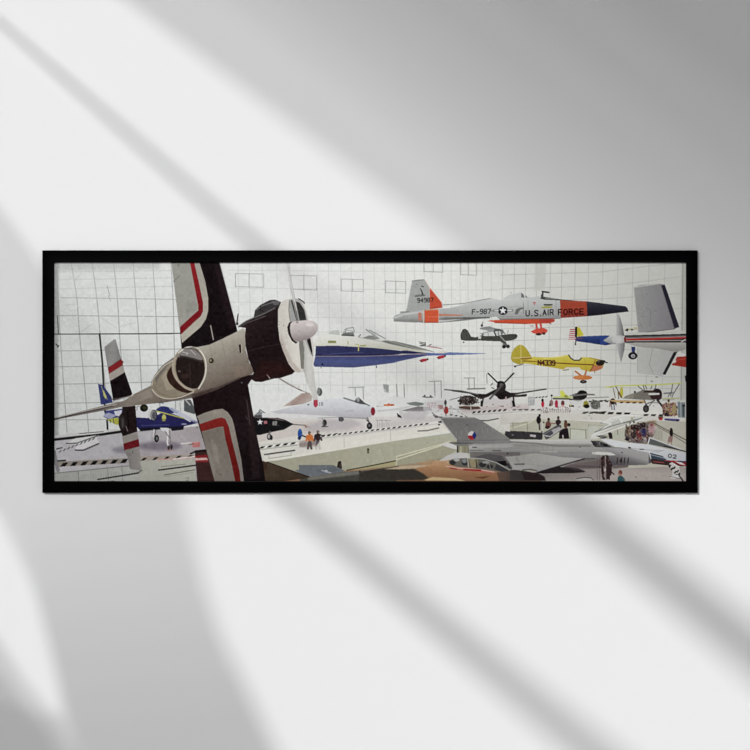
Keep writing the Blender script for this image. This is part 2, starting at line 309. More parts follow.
    poly(m(505,150,545,150,552,180,510,182), (170,136,134)); ell(*P(m,571,190), 2.4, 3.8, (178,46,44)); ell(*P(m,566,132), 1.3, 2.6, (46,46,46)); line(m(566,110,570,232), .7, (90,88,88)); line(m(470,210,490,240), 1, (110,108,108)); ell(*P(m,498,238), 2, 1.2, (100,96,94)); ell(*P(m,484,228), 1.2, 1.2, (130,128,126))
    line(m(395,88,420,92,470,92), 1, (100,100,100)); ell(*P(m,410,82), 1, 1.1, (90,90,90)); ell(*P(m,455,84), 1, 1.1, (90,90,90)); speck(430,404,455,416,30,[(150,140,138),(225,225,225),(180,176,176)],(.3,.7),.7)
    # doors of far wall
    for L in [m(100,0,110,50,140,55), m(200,0,205,90), m(255,0,258,95), y(0,0,0,0)]: line(L, 1, (150,152,150), .6)
    for pts in [[(348.5,387.5),(364,387)],[(363,387),(363.5,399)],[(355,388),(355.5,396)],[(396.5,384),(397,396)],[(404,384),(404.5,396)],[(429,381.5),(441,381)],[(434.5,382),(435,396)],[(441,381),(441.5,398)],[(464,378),(475,378)],[(468.5,378),(469,388)],[(474.2,378),(474.5,388)]]: line(pts, .9, (140,141,139), .8)
    poly(k_(625,555,665,560,665,610,650,615,630,585), (140,142,140), .8); line([(467.5,389),(485,388.5)], 1.3, (112,112,112), .9)
    # tape along the edge of the deck
    poly([(320,441),(455,422),(455,430),(400,440),(340,450),(310,454)], (222,220,210), .8)
    p0 = P(j,160,385); p1 = P(m,540,275)
    line([p0, p1], 1.8, (222,220,214)); hazard((p0[0]+.5,p0[1]), P(m,455,287), 20, 1.6, (38,36,36), .9, .55); poly(m(510,275,535,268,540,282,515,284), (40,38,38)); line(j(160,400,750,325), .5, (160,160,152), .8)
    hazard(P(j,160,380), P(j,300,362), 3, 1.2, (70,66,64), .9, .6)
    line(j(330,400,332,470), .5, (176,176,168)); line(m(153,335,155,418), .5, (176,176,168))
    line(m(360,345,430,342,515,322), 1.3, (118,118,112)); 
    # ------------------------------ dark fighter on the gallery
    poly([(455,412),(545,400),(686,402),(686,425),(560,428),(500,432),(470,426)], (214,212,208)); poly(s(200,570,740,560,750,600,250,620), (196,184,182), .8, 3)
    poly(s(400,510,640,490,640,560,400,560), (196,190,190), .7, 2)
    speck(472,404,524,408,26,[(150,130,130),(110,96,96),(210,205,205)],(.3,.9),.6)
    poly([(448,420),(475,424),(520,412),(686,410),(686,432),(560,436),(520,436),(480,430)], (218,216,208), .7, 1)
    hazard(P(s,320,618), P(s,590,598), 7, 2.2, (40,38,38), .7, .5); hazard(P(s,600,603), P(s,740,596), 3, 1.4, (60,58,58), .8, .6); line(s(320,635,750,610), .5, (170,170,160)); 
    hazard(P(s,150,570), P(s,290,660), 5, 1.6, (90,88,86), -.9, .45); line(s(130,590,320,600), .6, (150,150,148)); hazard(P(s,150,635), P(s,300,660), 4, 1.2, (90,88,86), .9, .5)
    line(s(360,678,430,680,512,664), 1.1, (84,84,78))
    dk = (44,39,38)
    poly(s(110,445,230,452,350,478,420,480,500,440,540,440,600,470,700,470,750,455,750,466,640,485,620,500,570,520,500,500,470,480,440,500,380,520,340,500,300,478,180,462), dk)
    line(s(110,447,240,458,360,484), 1.2, (96,94,94)); line(s(630,478,755,460)+t(60,400,270,368), 1.3, (66,62,60)); line(t(0,420,60,420,120,412), 2, (50,44,44))
    ell(*P(s,535,425), 4.6, 5.8, (48,44,44)); ell(*P(s,528,398), 3.2, 2.2, (34,32,32)); ell(*P(s,535,412), 1.8, 1.8, (110,106,104)); line(s(436,325,505,393), 1.4, (38,36,36)); line(s(628,325,555,398), 1.4, (38,36,36)); line(s(545,410,450,515), 2, (92,88,86))
    line(s(455,415,470,400), .8, (70,70,70)); line(s(462,432,480,440), .8, (70,70,70)); line(s(425,330,428,400), .6, (120,120,118))
    ell(*P(s,538,498), 4.6, 3.2, (36,31,31)); line(s(640,495,715,492), 2, (52,48,46)); ell(*P(s,570,510), .8, 1.4, (190,160,160))
    poly(s(380,530,402,525,395,575,378,572), (36,34,34)); poly(s(612,530,632,528,642,575,622,576), (36,34,34)); line(s(400,500,395,540), 1.5, (50,46,46)); line(s(625,500,628,530), 1.5, (50,46,46))
    ell(*P(s,285,528), 9, 5, (58,50,48)); speck(460,396,480,405,90,[(120,110,104),(30,26,26),(84,74,70),(170,160,156)],(.3,.8),.8); ell(*P(s,215,532), 1.3, 1, (40,36,36)); ell(*P(s,225,552), 1, 1, (40,36,36))
    poly(s(215,575,260,570,370,575,380,592,300,598,220,588), (96,72,60)); line(s(305,555,307,600), .9, (206,200,190)); line(s(150,525,240,500), .8, (130,128,126))
    # ------------------------------ white poster, people in red, yellow tail, black racer
    poly(t(135,425,185,425,185,490,135,492), (176,178,176)); speck(529,398,534,404,14,[(120,122,122),(215,216,215)],(.3,.7),.8)
    hazard(P(t,190,432), P(t,290,424), 4, 1.3, (60,58,58), .8, .6); 
    ell(*P(t,246,480), 1.5, 3.4, (188,46,66)); ell(*P(t,244,452), 1.2, 1.8, (40,32,32)); ell(*P(t,348,476), 1.7, 3.5, (170,50,72)); ell(*P(t,350,500), 1.7, 1, (170,60,80)); ell(*P(t,396,474), 1.8, 2.8, (112,64,62)); ell(*P(t,396,495), 1.2, 1.2, (206,150,146))
    ell(*P(t,310,472), 1.9, 3.2, (146,120,118)); ell(*P(t,300,487), 1, 1.5, (80,70,70)); ell(*P(t,312,416), 1.2, 1, (40,38,38)); line(t(312,425,312,450), .6, (120,116,116))
    poly(t(378,432,375,385,392,375,420,410,450,425,440,438), (206,210,96)); line(t(330,428,480,430), 1.2, (190,194,116)); poly(t(405,415,425,410,440,430,410,432), (120,120,66), .6)
    line(t(325,440,440,442,490,448), 1.4, (66,64,60)); line(t(450,418,500,400), .9, (130,130,126))
    ell(*P(t,512,430), 5.4, 4, (42,42,40), 1, 0, -12); ell(*P(t,540,412), 5.2, 4.8, (38,38,36)); ell(*P(t,546,396), 4.2, 2.2, (30,29,28)); line(t(470,418,560,408,630,410), 1.6, (118,116,112)); line(t(450,448,520,440), 1.3, (60,58,54))
    line(t(575,435,740,428), .8, (130,130,128)); hazard(P(t,590,462), P(t,740,452), 4, 1.4, (60,58,56), .8, .5)
    poly(t(555,460,575,455,595,480,570,510,545,500), (150,144,60)); ell(*P(t,575,497), 3, 2, (30,29,27)); poly(t(445,485,480,490,480,502,445,500), (40,38,34)); ell(*P(t,455,490), 1, .7, (200,190,90))
    poly(t(450,450,545,450,550,480,450,484), (206,206,204), .8, .5)
    ell(*P(t,640,485), 5, 4.6, (112,112,106)); speck(590.5,400,600,409,46,[(60,60,56),(160,160,154),(90,92,84)],(.3,.8),.85)
    ell(*P(u,95,462), 3, 3, (52,38,36)); ell(*P(u,97,448), 1.5, 1.6, (60,44,38)); line(u(85,485,90,520), 1.3, (120,124,136)); line(u(105,485,108,522), 1.3, (120,124,136)); line(u(75,470,74,498), 1, (150,110,90)); line(u(112,455,120,485), 1.2, (52,38,36))
    # far tape line, mid tape line
    hazard(P(u,0,458), P(u,340,470), 8, 1.6, (50,48,46), .9, .5); 
    poly(t(0,520,750,532,750,550,0,536)+[], (206,204,198)); hazard(P(t,20,524), P(t,250,522), 5, 1.4, (92,90,86), .9, .55)
    speck(541,407,571,413,60,[(120,96,92),(170,150,146),(96,90,84),(220,214,208)],(.3,.8),.7)
    for q0 in range(14): line([(541+q0*2.2,408+q0*.15),(541.2+q0*2.2,413+q0*.15)], .5, (120,110,104), .7)
    hazard(P(t,545,545), P(t,745,542), 3, 2, (70,68,64), .9, .6); hazard(P(u,0,545), P(u,240,552), 4, 2.0, (40,38,38), .9, .6); hazard(P(u,320,562), P(u,500,566), 3, 1.9, (40,38,38), .9, .55)
    # ------------------------------ yellow biplane at the right
    poly(u(60,450,340,455,340,475,120,468), (190,160,110)); hazard(P(u,150,468), P(u,340,472), 4, 1.4, (70,60,48), .9, .5)
    line(u(45,355,120,344,420,336,605,325), 1.3, (196,200,112)); line(u(40,354,90,352), 1.2, (170,174,90))
    poly(u(180,435,260,400,320,375,440,378,465,395,465,440,400,450,290,447,200,440), (124,120,112)); poly(u(325,380,430,378,440,392,330,395), (70,56,52))
    ell(*P(u,440,410), 3.4, 5.6, (54,38,40)); ell(*P(u,425,378), 3.4, 1.8, (46,36,36)); line(u(370,406,440,404), 1.8, (214,212,208)); poly(u(370,415,460,412,460,440,390,446), (62,44,46)); line(u(480,402,545,394), 1.5, (140,142,140)); line(u(485,397,540,398), .6, (90,88,88))
    poly(u(150,360,170,350,175,400,170,430,150,425), (186,182,74)); line(u(120,350,135,380,140,440), .8, (96,80,56)); line(u(98,360,115,435), .7, (120,110,80)); line(u(140,390,160,430), 1.6, (120,96,60))
    poly(u(170,440,190,420,260,395,250,440), (140,136,124)); ell(*P(u,262,390), 1.1, 1.1, (60,50,48))
    for L in [u(285,345,330,385),u(325,340,335,385),u(340,342,350,365),u(420,338,410,372),u(390,345,380,368),u(545,332,530,420),u(595,330,550,405),u(525,400,510,425),u(550,400,540,430)]: line(L, .8, (92,88,84))
    line(u(470,440,590,436), 1, (176,176,120)); line(u(470,450,560,446), .5, (140,138,130))
    ell(*P(u,345,516), 3.1, 3.8, (46,42,42)); ell(*P(u,345,516), 1.6, 2.1, (86,82,82)); line(u(340,485,410,455), .9, (90,88,86)); line(u(350,488,330,450), 1, (90,88,86)); line(u(430,450,470,500,495,560), 2, (52,48,48)); line(u(360,470,450,470), .7, (110,106,104))
    line(u(405,450,365,500), .9, (110,106,104))
    # crowd at far right
    poly(u(465,480,570,468,580,560,500,580,470,540), (130,112,106), .85, .6); speck(663,403,677,416,150,[(150,96,90),(70,50,50),(190,150,140),(176,160,96),(96,60,60)],(.4,1.1),.8); ell(*P(u,555,520), 2.2, 5, (166,150,110)); ell(*P(u,515,455), 1.2, 1.5, (80,66,60))
    poly(u(580,465,640,468,640,590,585,580), (128,136,140)); line(u(625,490,626,570), 2, (84,90,94)); ell(*P(u,628,492), 1.5, 1.2, (50,50,52)); line(u(605,470,607,580), .8, (170,176,180))
    ell(*P(u,497,562), 2, 2.4, (52,46,48))
    # ------------------------------ right gallery front
    poly([(510,424.5),(540,418.5),(600,422),(687,420),(687,482),(510,482)], G((510,0),(687,0),(182,181,163),(190,189,174),(184,180,168)))
    poly([(500,414),(560,412.6),(640,414),(686,418),(686,421.5),(620,420),(560,420.5),(535,419),(510,424),(500,425)], (206,204,196))
    hazard(P(u,0,548), P(u,250,552), 4, 2.0, (44,42,40), .9, .6); hazard(P(u,330,562), P(u,500,566), 3, 1.9, (44,42,40), .9, .55); hazard(P(t,545,545), P(t,700,545), 3, 2, (84,82,76), .9, .6)
    ell(*P(u,455,588), 2.1, 2, (170,60,52)); line(u(440,580,470,578), 1.2, (80,64,56)); line(u(490,595,590,600), 2, (92,84,140)); line(u(500,600,560,606), .8, (50,44,90)); ell(*P(u,580,602), 2, 1.2, (60,46,92)); line(u(520,585,600,590), .8, (206,204,210))
    line(w(450,215,580,225), .6, (140,140,120)); line(w(568,225,570,290), .7, (130,130,112)); poly(w(450,218,565,228,565,292,450,292), (196,198,184)); line(w(590,185,580,280), .6, (150,150,130)); line(w(452,215,452,292), .7, (120,118,104))
    line(o(330,405,560,410,640,380), .5, (150,150,128), .8); poly(w(580,200,660,190,680,240,600,290,575,290), (196,198,188), .7, 1)
    line(w(0,215,120,180,200,140), 1.2, (206,204,184)); line(w(0,175,130,170), .7, (150,150,128)); line(w(130,175,132,230), .6, (130,130,110)); line(w(20,170,24,215), .6, (130,130,110)); 
    # ladder people
    ell(*P(w,215,150), 2.3, 4, (38,30,32)); ell(*P(w,222,116), 1.2, 1.5, (36,28,28)); line(w(220,180,222,220), 1.5, (70,56,60)); line(w(200,150,208,125), .9, (38,30,32)); line(w(243,165,245,250), 1, (206,206,204))
    ell(*P(w,287,185), 2.9, 3.6, (112,74,68)); ell(*P(w,290,146), 1.4, 1.7, (62,46,40)); ell(*P(w,280,205), 2.4, 1.6, (60,36,36)); ell(*P(w,252,168), 1.2, .8, (110,80,70)); line(w(300,175,350,178), 1, (140,100,86))
    ell(*P(w,362,165), 2.7, 2.6, (52,42,46)); ell(*P(w,362,133), 1.3, 1.7, (90,66,56)); line(w(355,180,372,200), 2, (46,38,42)); ell(*P(w,418,185), 1.8, 4.2, (104,74,60)); ell(*P(w,417,160), 1.4, 1.3, (90,62,48)); ell(*P(w,442,186), 1.5, 1.8, (46,34,34))
    poly(w(395,215,435,212,445,290,365,290,370,240), (38,30,36)); poly(w(392,262,402,262,402,290,394,290), (190,186,180))
    # ------------------------------ dark spine of delta jet / ramp
    poly(w(0,232,100,235,245,245,240,298,0,292), (56,54,57)); poly(v(565,235,750,238,760,296,600,294,560,262), (62,60,63)); poly(w(245,250,350,190,385,190,385,225,300,285,270,297), (82,82,86)); poly(w(310,225,370,200,385,215,330,255), (170,166,166)); line(w(245,262,300,275,385,215), .8, (200,200,198)); line(w(240,285,240,235), 1, (40,38,40)); line(w(150,255,195,275), 0.1, (0,0,0), 0)
    poly(w(150,258,195,262,192,280,150,274), (190,184,186)); ell(*P(w,20,262), 1.2, .6, (130,130,130)); ell(*P(w,275,270), 1.2, .8, (180,180,178)); line(w(245,262,330,215), .6, (140,140,142))
    # ------------------------------ delta-wing jet, lower centre-right
    fl = G((0,465),(0,481), (164,154,149), (174,166,161))
    poly([(520,472),(687,466),(687,482),(520,482)], fl)
    poly([(620,468),(687,474),(687,482),(600,482)], (176,168,163), .8, 2)
    body = G((0,439),(0,468), (0,(188,187,184)), (.13,(190,189,186)), (.2,(150,148,145)), (.32,(164,162,159)), (.6,(142,140,138)), (.8,(112,108,110)), (1,(96,88,92)))
    poly(v(200,325,400,328,560,305,620,300,760,298)+w(240,298,600,295,640,350,750,350)+x(0,350,200,360,370,390,382,420,380,465,350,487,200,490,0,490)+w(690,560,640,440,560,440,380,445,200,400)+v(600,425,420,405,290,400,205,390), body)
    poly([(470,452),(520,452),(520,481),(470,481)], (120,116,114))
    # belly shading patches as printed
    poly(w(380,500,560,440,690,440,690,580,560,600,260,600,220,560), G((560,455),(560,480),(112,105,103),(160,152,148)))
    poly(w(370,505,480,500,580,540,470,550,240,550), (66,60,60)); poly(w(390,490,690,450,690,520,520,515,400,500), (110,100,100), .8, .6); poly(w(480,490,690,495,690,510,500,505), (92,76,80), .7, .5)
    poly(w(560,520,690,510,690,600,560,600), (152,143,140), .8, .8); poly(w(500,590,560,582,620,585,630,605,500,605), (180,176,172)); line(w(500,590,560,580,610,585,625,600), .8, (70,66,64))
    for X_ in (655, 672): line(w(X_,400,X_,600), .7, (110,98,100), .8)
    # tail fin
    poly(v(75,130,330,130,380,150,560,265,600,295,610,325,400,330,200,325,205,305), G((440,417),(500,440),(122,120,118),(130,128,127),(146,145,143)))
    line(v(75,133,330,133), 1.1, (160,158,156)); line(v(68,130,205,305), .9, (176,174,172)); ell(*P(v,68,185), 1.2, .8, (50,46,46)); ell(*P(v,70,165), 1, .7, (60,50,50)); line(v(60,128,90,128), .8, (60,58,58))
    line(v(275,185,290,195), .7, (70,68,68)); line(v(205,300,205,330), .5, (60,60,60)); line(v(210,305,600,298), .5, (104,102,101), .6)
    # roundel
    cx, cy = P(v,315,266); rr = 4.3
    def sec(a0, a1, col): poly([(cx,cy)]+[(cx+rr*.98*math.cos(math.radians(a0+(a1-a0)*q0/10)), cy+rr*math.sin(math.radians(a0+(a1-a0)*q0/10))) for q0 in range(11)], col)
    sec(-60, 60, (46,52,120)); sec(60, 180, (172,48,52)); sec(180, 300, (214,210,208))
    # pitot, exhaust
    poly(v(80,335,130,320,170,330,205,350,205,372,170,365,120,350), (206,205,202)); poly(v(140,318,205,315,330,322,300,330,200,335,160,328), (104,102,101)); line(v(75,330,130,322), .8, (200,198,194))
    poly(v(205,345,290,345,292,395,205,392), (150,146,124)); line(v(207,345,207,392), 1.4, (44,40,38)); line(v(232,350,232,392), 1, (196,190,168)); line(v(262,350,262,392), .8, (130,126,108)); line(v(287,348,287,395), .8, (110,108,98))
    line(v(205,342,300,338,330,322), 1, (120,118,116)); poly(v(290,335,600,330,640,345,560,360,292,365), (186,184,181), .8, 1); line(v(320,355,350,355), .9, (70,70,70)); line(v(470,380,530,380), 1, (96,92,92)); line(v(300,378,400,378), .7, (110,106,106))
    # below: shadow pocket and wing
    poly(v(330,428,400,410,440,403,540,420,575,470,600,500,560,495,500,470,400,440), (96,92,94)); poly(v(480,462,570,455,580,490,560,495), (30,28,28)); 
    poly(v(560,425,700,415,760,415)+w(200,400,400,430,560,438,470,475,360,510,220,535,0,520)+v(620,510,590,460), G((540,452),(545,474),(170,169,166),(176,175,172),(160,158,156)))
    line(w(200,545,560,440), 1.3, (56,50,52)); poly(w(190,545,370,500,560,540,240,552), (48,42,44)); line(w(560,440,640,440), .8, (90,84,84)); line(v(635,482,705,482), 1.4, (120,116,114)); line(w(40,482,105,480), 1.2, (110,106,104)); line(w(95,525,150,520,200,530), 1.1, (90,86,86))
    line(w(50,425,70,460), .4, (140,138,136)); line(v(645,430,660,475), .4, (140,138,136)); line(v(570,470,610,515), 1.2, (60,56,56)); poly(v(575,480,592,470,608,512,590,512), (60,58,60), .7)
    line(w(0,315,200,325,350,345,600,345), 1.4, (120,118,116), .8); line(w(0,300,240,303,600,300), .7, (206,205,202), .9); ell(*P(v,583,403), .9, .9, (50,48,48)); ell(*P(w,525,355), .6, .6, (60,56,56))
    poly(w(230,385,350,385,350,395,230,395), (196,194,190), .6, .5)
    # canopy of delta jet and intake ring
    poly(w(610,305,630,345,700,350,750,352)+x(60,350,110,348,60,325,0,305), (92,92,94)); poly(w(612,308,640,310,660,335,640,345,625,340), (60,58,60)); ell(*P(w,685,325), 2.5, 2, (128,128,128)); ell(*P(x,15,328), 2.2, 2, (70,68,68)); ell(*P(x,42,338), 2.6, 1.4, (38,36,36)); line(w(610,308,640,348,700,352,750,350)+x(80,352), .9, (44,42,44)); line(x(0,305,40,322,90,345), .7, (170,170,168))
    poly(w(690,430,750,425,750,590,700,560), (90,80,80)); poly(x(-60,390,0,388,90,395,140,410,120,415,0,412,-60,405), (206,204,200)); 
    poly(w(690,420,720,410,745,420,750,600,720,590,695,540), (64,50,52)); poly(x(5,430,60,425,95,470,85,560,50,600,20,600,10,540), (58,44,46)); line(x(40,415,42,600), 1.2, (150,142,140)); line(x(30,500,34,580), .8, (170,150,146)); ell(*P(w,712,528), .9, 1, (190,180,176)); ell(*P(x,38,520), .9, 1, (190,180,176)); line(x(80,535,105,558), 1.2, (40,34,34)); speck(599,458,611,478,34,[(96,66,64),(40,30,32),(130,110,106)],(.3,.9),.7)
    poly(x(90,480,215,490,210,505,150,512,95,515), (96,86,84), .8)
    # drop tank / nose cylinder
    poly(x(0,355,150,362,365,392,382,430,375,470,345,487,220,490,95,490,60,425,120,412), G((630,449),(625,466),(168,166,165),(160,158,158),(118,114,116),(92,88,92)))
    poly(x(365,392,375,390,390,430,385,470,365,478), (84,78,80)); line(x(0,352,190,360,370,392), .6, (120,118,118)); text('1411', P(x,120,435)[0], P(x,120,435)[1], 2.0, 5, 3.6, (46,36,38), 1.0, 0, .95, .12); ell(*P(x,165,394), .9, .6, (60,58,58)); ell(*P(x,268,577), .8, .5, (80,70,70))
    # person in green at bottom
    ell(*P(x,152,545), 2.0, 2.6, (120,62,54)); poly(x(135,575,160,565,185,590,188,612,130,612), (54,92,98), sm=False); ell(*P(x,150,560), 1.3, 1.4, (170,120,104))
    # ------------------------------ white sleek jet nose going right (upper white body)
    poly(w(600,290,620,265,720,200,760,170)+x(0,170,90,130,200,110,300,120,320,138,250,160,100,205,0,250)+w(660,290), G((640,410),(650,428),(212,212,206),(196,197,190),(206,206,202)))
    line(x(0,225,100,190,315,138), 1.5, (140,142,138)); line(w(640,240,700,215,750,200)+x(0,222), 1, (90,90,86)); line(x(150,140,170,180), .9, (222,222,216)); ell(*P(x,240,140), 1.3, 1.5, (170,166,140)); line(w(650,235,750,175)+x(0,175,60,148), .7, (160,162,156)); poly(x(20,190,140,145,165,180,40,215), (186,188,180), .7)
    poly(w(645,270,680,262,750,275)+x(0,270,60,280,30,290,0,290)+w(700,286), (52,48,48)); poly(w(680,250,760,265)+x(20,262,30,275,0,278), (190,190,186), .5)
    poly(x(60,245,90,250,95,290,70,290), (46,36,36)); ell(*P(x,75,250), 1.3, 1.2, (40,30,30)); poly(x(30,290,0,288,0,270,40,268), (120,116,110), .6)
    poly(x(95,245,190,240,190,290,95,292), (186,188,170)); line(x(130,215,134,260), .7, (120,118,110))
    line(w(612,268,720,202,760,178)+x(20,168,95,132,200,112,300,120), .9, (226,226,222)); line(x(-10,262,60,240,150,208,322,142), 1.5, (216,216,212)); line(x(-20,236,90,196,230,158), .7, (112,112,108), .8)
    # big crowd
    poly(x(190,300,185,240,195,205,250,185,330,170,400,160,415,240,370,330,250,322), (104,92,86), .85, .6)
    ell(*P(x,262,210), 4.4, 3.4, (48,34,34)); ell(*P(x,322,190), 2.8, 2.2, (58,42,38)); ell(*P(x,205,228), 1.8, 4, (96,84,66)); ell(*P(x,222,235), 1.5, 4, (140,120,100)); ell(*P(x,205,290), 2.2, 2.2, (44,40,42)); ell(*P(x,328,240), 2.4, 4.6, (58,58,104)); ell(*P(x,250,262), 2.6, 4.4, (66,54,54))
    ell(*P(x,292,262), 2.4, 5, (126,60,62), 1, 0, -20); ell(*P(x,280,300), 2, 2, (80,50,50)); ell(*P(x,388,215), 3.4, 6, (192,164,166)); ell(*P(x,388,185), 1.4, 1.6, (150,80,76)); 
    for q0 in range(5): line(x(370+q0*8,190,368+q0*9,250), .45, (150,100,106), .8)
    ell(*P(x,352,280), 2, 4.4, (84,58,60)); ell(*P(x,338,300), 1.6, 3, (170,160,158)); speck(625,424,652,444,230,[(58,44,42),(120,92,82),(44,38,44),(170,150,140),(76,66,96),(36,30,32),(196,184,176)],(.25,.8),.8); speck(630,422,645,430,26,[(44,32,30),(60,44,40)],(.7,1.2),.9)
    poly(x(350,160,420,150,430,200,400,190), (140,110,84), .5, 1)
    # stair rail, child
    line(x(400,170,520,235,645,300), 1.1, (112,106,98)); line(x(430,200,540,260,645,325), .8, (124,118,108)); line(x(415,215,560,225), .5, (150,146,136)); 
    for X_ in (420,440,460): line(x(X_,215,X_,290), .5, (160,158,148))
    poly(x(405,225,470,230,470,310,400,290), (164,160,150), .6, .5)
    ell(*P(x,535,245), 1.8, 4, (40,32,34)); ell(*P(x,534,220), 1.3, 1.5, (44,34,32)); poly(x(518,270,548,272,540,320,505,310), (146,118,112)); line(x(522,300,505,340), .9, (150,120,112)); line(x(535,320,540,350), 1.0, (160,130,120))
    # ------------------------------ long white jet '02'
    poly(x(0,290,80,296,200,318,365,335,480,362,645,400,645,505,580,490,480,465,380,450,365,395,200,362,110,350,60,328), G((640,440),(645,464),(212,213,214),(204,206,208),(190,192,196)))
    poly(x(375,395,470,420,500,450,480,462,385,440), (64,76,88)); line(x(380,410,500,440), .7, (170,176,182)); poly(x(380,440,500,458,640,480,640,498,500,490,390,478), (60,46,46)); poly(x(470,450,560,455,645,470,645,498,600,490,560,472), (150,44,48)); poly(x(570,455,645,458,645,470,600,466), (70,56,92)); poly(x(560,460,610,468,645,490,600,482), (206,200,200)); line(x(400,462,480,470), .7, (180,90,84))
    poly(x(360,388,440,386,480,378,440,392), (160,162,162)); line(x(200,362,270,367,370,375,480,380), 1, (176,178,178)); ell(*P(x,222,358), 1.6, .8, (36,34,34), 1, 0, 15); line(x(300,370,328,370), .9, (70,68,68))
    poly(x(375,290,420,300,560,350,635,385,560,370,360,330), (98,102,100)); line(x(360,330,372,282,400,290), 1.1, (214,214,212)); line(x(375,283,500,330,640,382), 1, (206,206,204)); line(x(480,345,640,385), 1.2, (60,60,58))
    text('02', P(x,512,404)[0], P(x,512,404)[1], 3.0, 3.4, 4.6, (60,60,64), .8, .18, 1, .12)
    # floor sign, hazard boot
    poly(x(518,478,540,466,565,480,592,500,600,530,590,570,540,578,545,530), (202,198,194))
    for k, (X_, Y_) in enumerate([(512,498),(528,520),(545,512),(552,545),(570,538),(558,568),(580,560)]): poly(x(X_,Y_,X_+16,Y_-16,X_+24,Y_-8,X_+10,Y_+10), (34,32,34) if k != 5 else (70,60,60))
    poly(x(528,568,585,560,602,580,560,592,530,586), (206,204,202)); line(x(520,572,600,590), .6, (110,104,104)); line(x(590,560,622,606), 1.5, (60,56,58)); line(x(555,480,592,500), .8, (222,220,218))
    # ------------------------------ tan camouflage jet, bottom centre
    tan = G((0,459),(0,481),(0,(200,178,150)),(.3,(176,138,104)),(.75,(150,112,82)),(1,(140,106,80)))
    poly([(262,482),(309,474),(345,471),(395,466),(430,461.5),(450,458),(462,459),(500,468),(530,478),(545,482)], tan)
    poly([(330,482),(340,472.6),(378,468),(400,465),(432,461.6),(432,464),(400,470),(345,476)], (150,140,122), .7, 1)
    # grey-black forward stripes
    poly(j(-10,600,100,600,250,600,340,645,100,690,0,690), (112,116,120)); poly(i(410,640,590,600,690,615,770,650,700,680,530,700), (114,119,124)); poly(i(560,640,700,615,750,640,640,665), (96,102,108), .6, 1)
    poly(j(0,700,340,650,520,640,740,606,740,610,720,725,0,725), (80,78,72)); poly(j(60,690,340,652,520,640,520,660,60,716), (132,130,122), .8, 1)
    star(*P(j,196,646), 2.4, (180,184,188)); poly(j(160,635,236,655,230,664,160,645), (176,180,184), .8); line(j(448,648,462,678), 1.6, (26,24,24))
    poly(m(-80,650,100,625,200,632,330,628,400,665,440,700,400,712,250,715,-80,715), (64,60,54), 1, 1.2)
    poly(m(100,632,250,606,420,600,520,590,330,626,200,632), (190,172,146), 1, .5)
    poly(m(400,715,470,690,640,700,720,720), (196,172,132), 1, .6); poly(i(170,575,210,578,520,690,500,700,290,725,170,725), G((262,470),(300,480),(84,70,56),(70,58,46)))
    line(i(205,578,520,690), .9, (40,30,24)); poly(i(170,568,205,582,200,640,170,640), (70,54,44))
    poly(m(340,590,450,560,570,570,580,610,450,615), (184,144,108), .5, 1)
    # canopy of tan jet
    poly(v(70,458,130,415,200,395,280,400,300,430,200,440,100,455), (196,194,192)); 
    poly(v(140,455,180,440,270,436,360,440,450,455,520,480,600,530,560,545,470,530,330,512,200,500,145,480), (108,106,98)); poly(v(290,440,340,440,360,455,350,505,310,508), (150,140,112)); 
    for (a0, b0, c0, d0) in ((170,470,3,2.6),(262,468,3.4,3.2),(395,485,3.6,2.6),(450,500,3.4,2.2)):
        ell(*P(v,a0,b0), c0, d0, (56,56,58)); 
    ell(*P(v,200,450), 3, 1.4, (188,190,190), .8); ell(*P(v,258,458), 2.4, 2, (150,154,156), .8); ell(*P(v,420,468), 4, 1.2, (168,170,168), .8); poly(v(500,480,600,530,560,545,480,520), (66,66,68)); line(v(345,450,350,505), 1, (60,50,48)); line(v(280,432,290,505), .8, (196,190,170)); line(v(290,436,400,442,500,470,605,530), .9, (176,176,172)); line(v(440,460,455,520), .8, (130,128,124))
    poly(v(120,495,200,505,380,520,480,535,485,552,350,540,180,520), (178,110,98)); line(v(122,497,200,510,380,524,480,540), 1, (206,176,164)); line(v(255,522,380,528), 1.6, (150,48,44)); line(v(150,510,200,518), 1.3, (150,60,50))
    poly(v(335,580,450,570,400,592), (104,68,46)); line(v(285,545,290,600), 1, (160,100,80), .5); poly(v(500,545,600,530,690,540,700,605,520,608), G((500,0),(522,0),(104,84,72),(74,72,70))); poly(v(620,525,700,530,760,540,760,605,690,605), (66,62,60)); poly(w(0,525,90,540,210,545,260,575,270,605,0,605), (70,66,64)); poly(w(85,540,200,550,262,578,255,603,110,600), (54,44,44))
    # ------------------------------ US AIR FORCE trainer jet
    sil = G((0,300),(0,324),(0,(196,198,196)),(.45,(176,178,176)),(.75,(160,161,159)),(.9,(128,128,126)),(1,(150,150,148)))
    poly(l(25,430,40,415,95,395,120,390,230,375,360,365,450,360,560,335,660,300,750,285)+q(0,375,20,370,170,345,320,365,450,375,455,510,300,515,0,525)+l(800,425,750,430,560,455,360,472,260,472,200,466,30,460), sil)
    poly(l(25,430,110,398,250,385,250,395,100,415,40,440), (212,213,212), .6, .8); line(l(30,458,200,466), .9, (140,140,138))
    poly(l(120,390,165,158,195,148,258,145,295,205,298,368,230,378), (164,167,164)); line(l(165,158,250,148), .9, (126,128,126)); line(l(120,390,165,160), .6, (196,198,196)); line(l(80,392,140,388), 1.4, (140,142,140)); line(l(395,338,560,325,700,297,750,288), .8, (146,148,146))
    poly(l(298,205,340,260,388,320,392,358,298,370), (196,84,62)); line(l(262,148,298,203,342,258,392,320), .8, (222,204,190)); line(l(300,360,392,350), .6, (150,60,46))
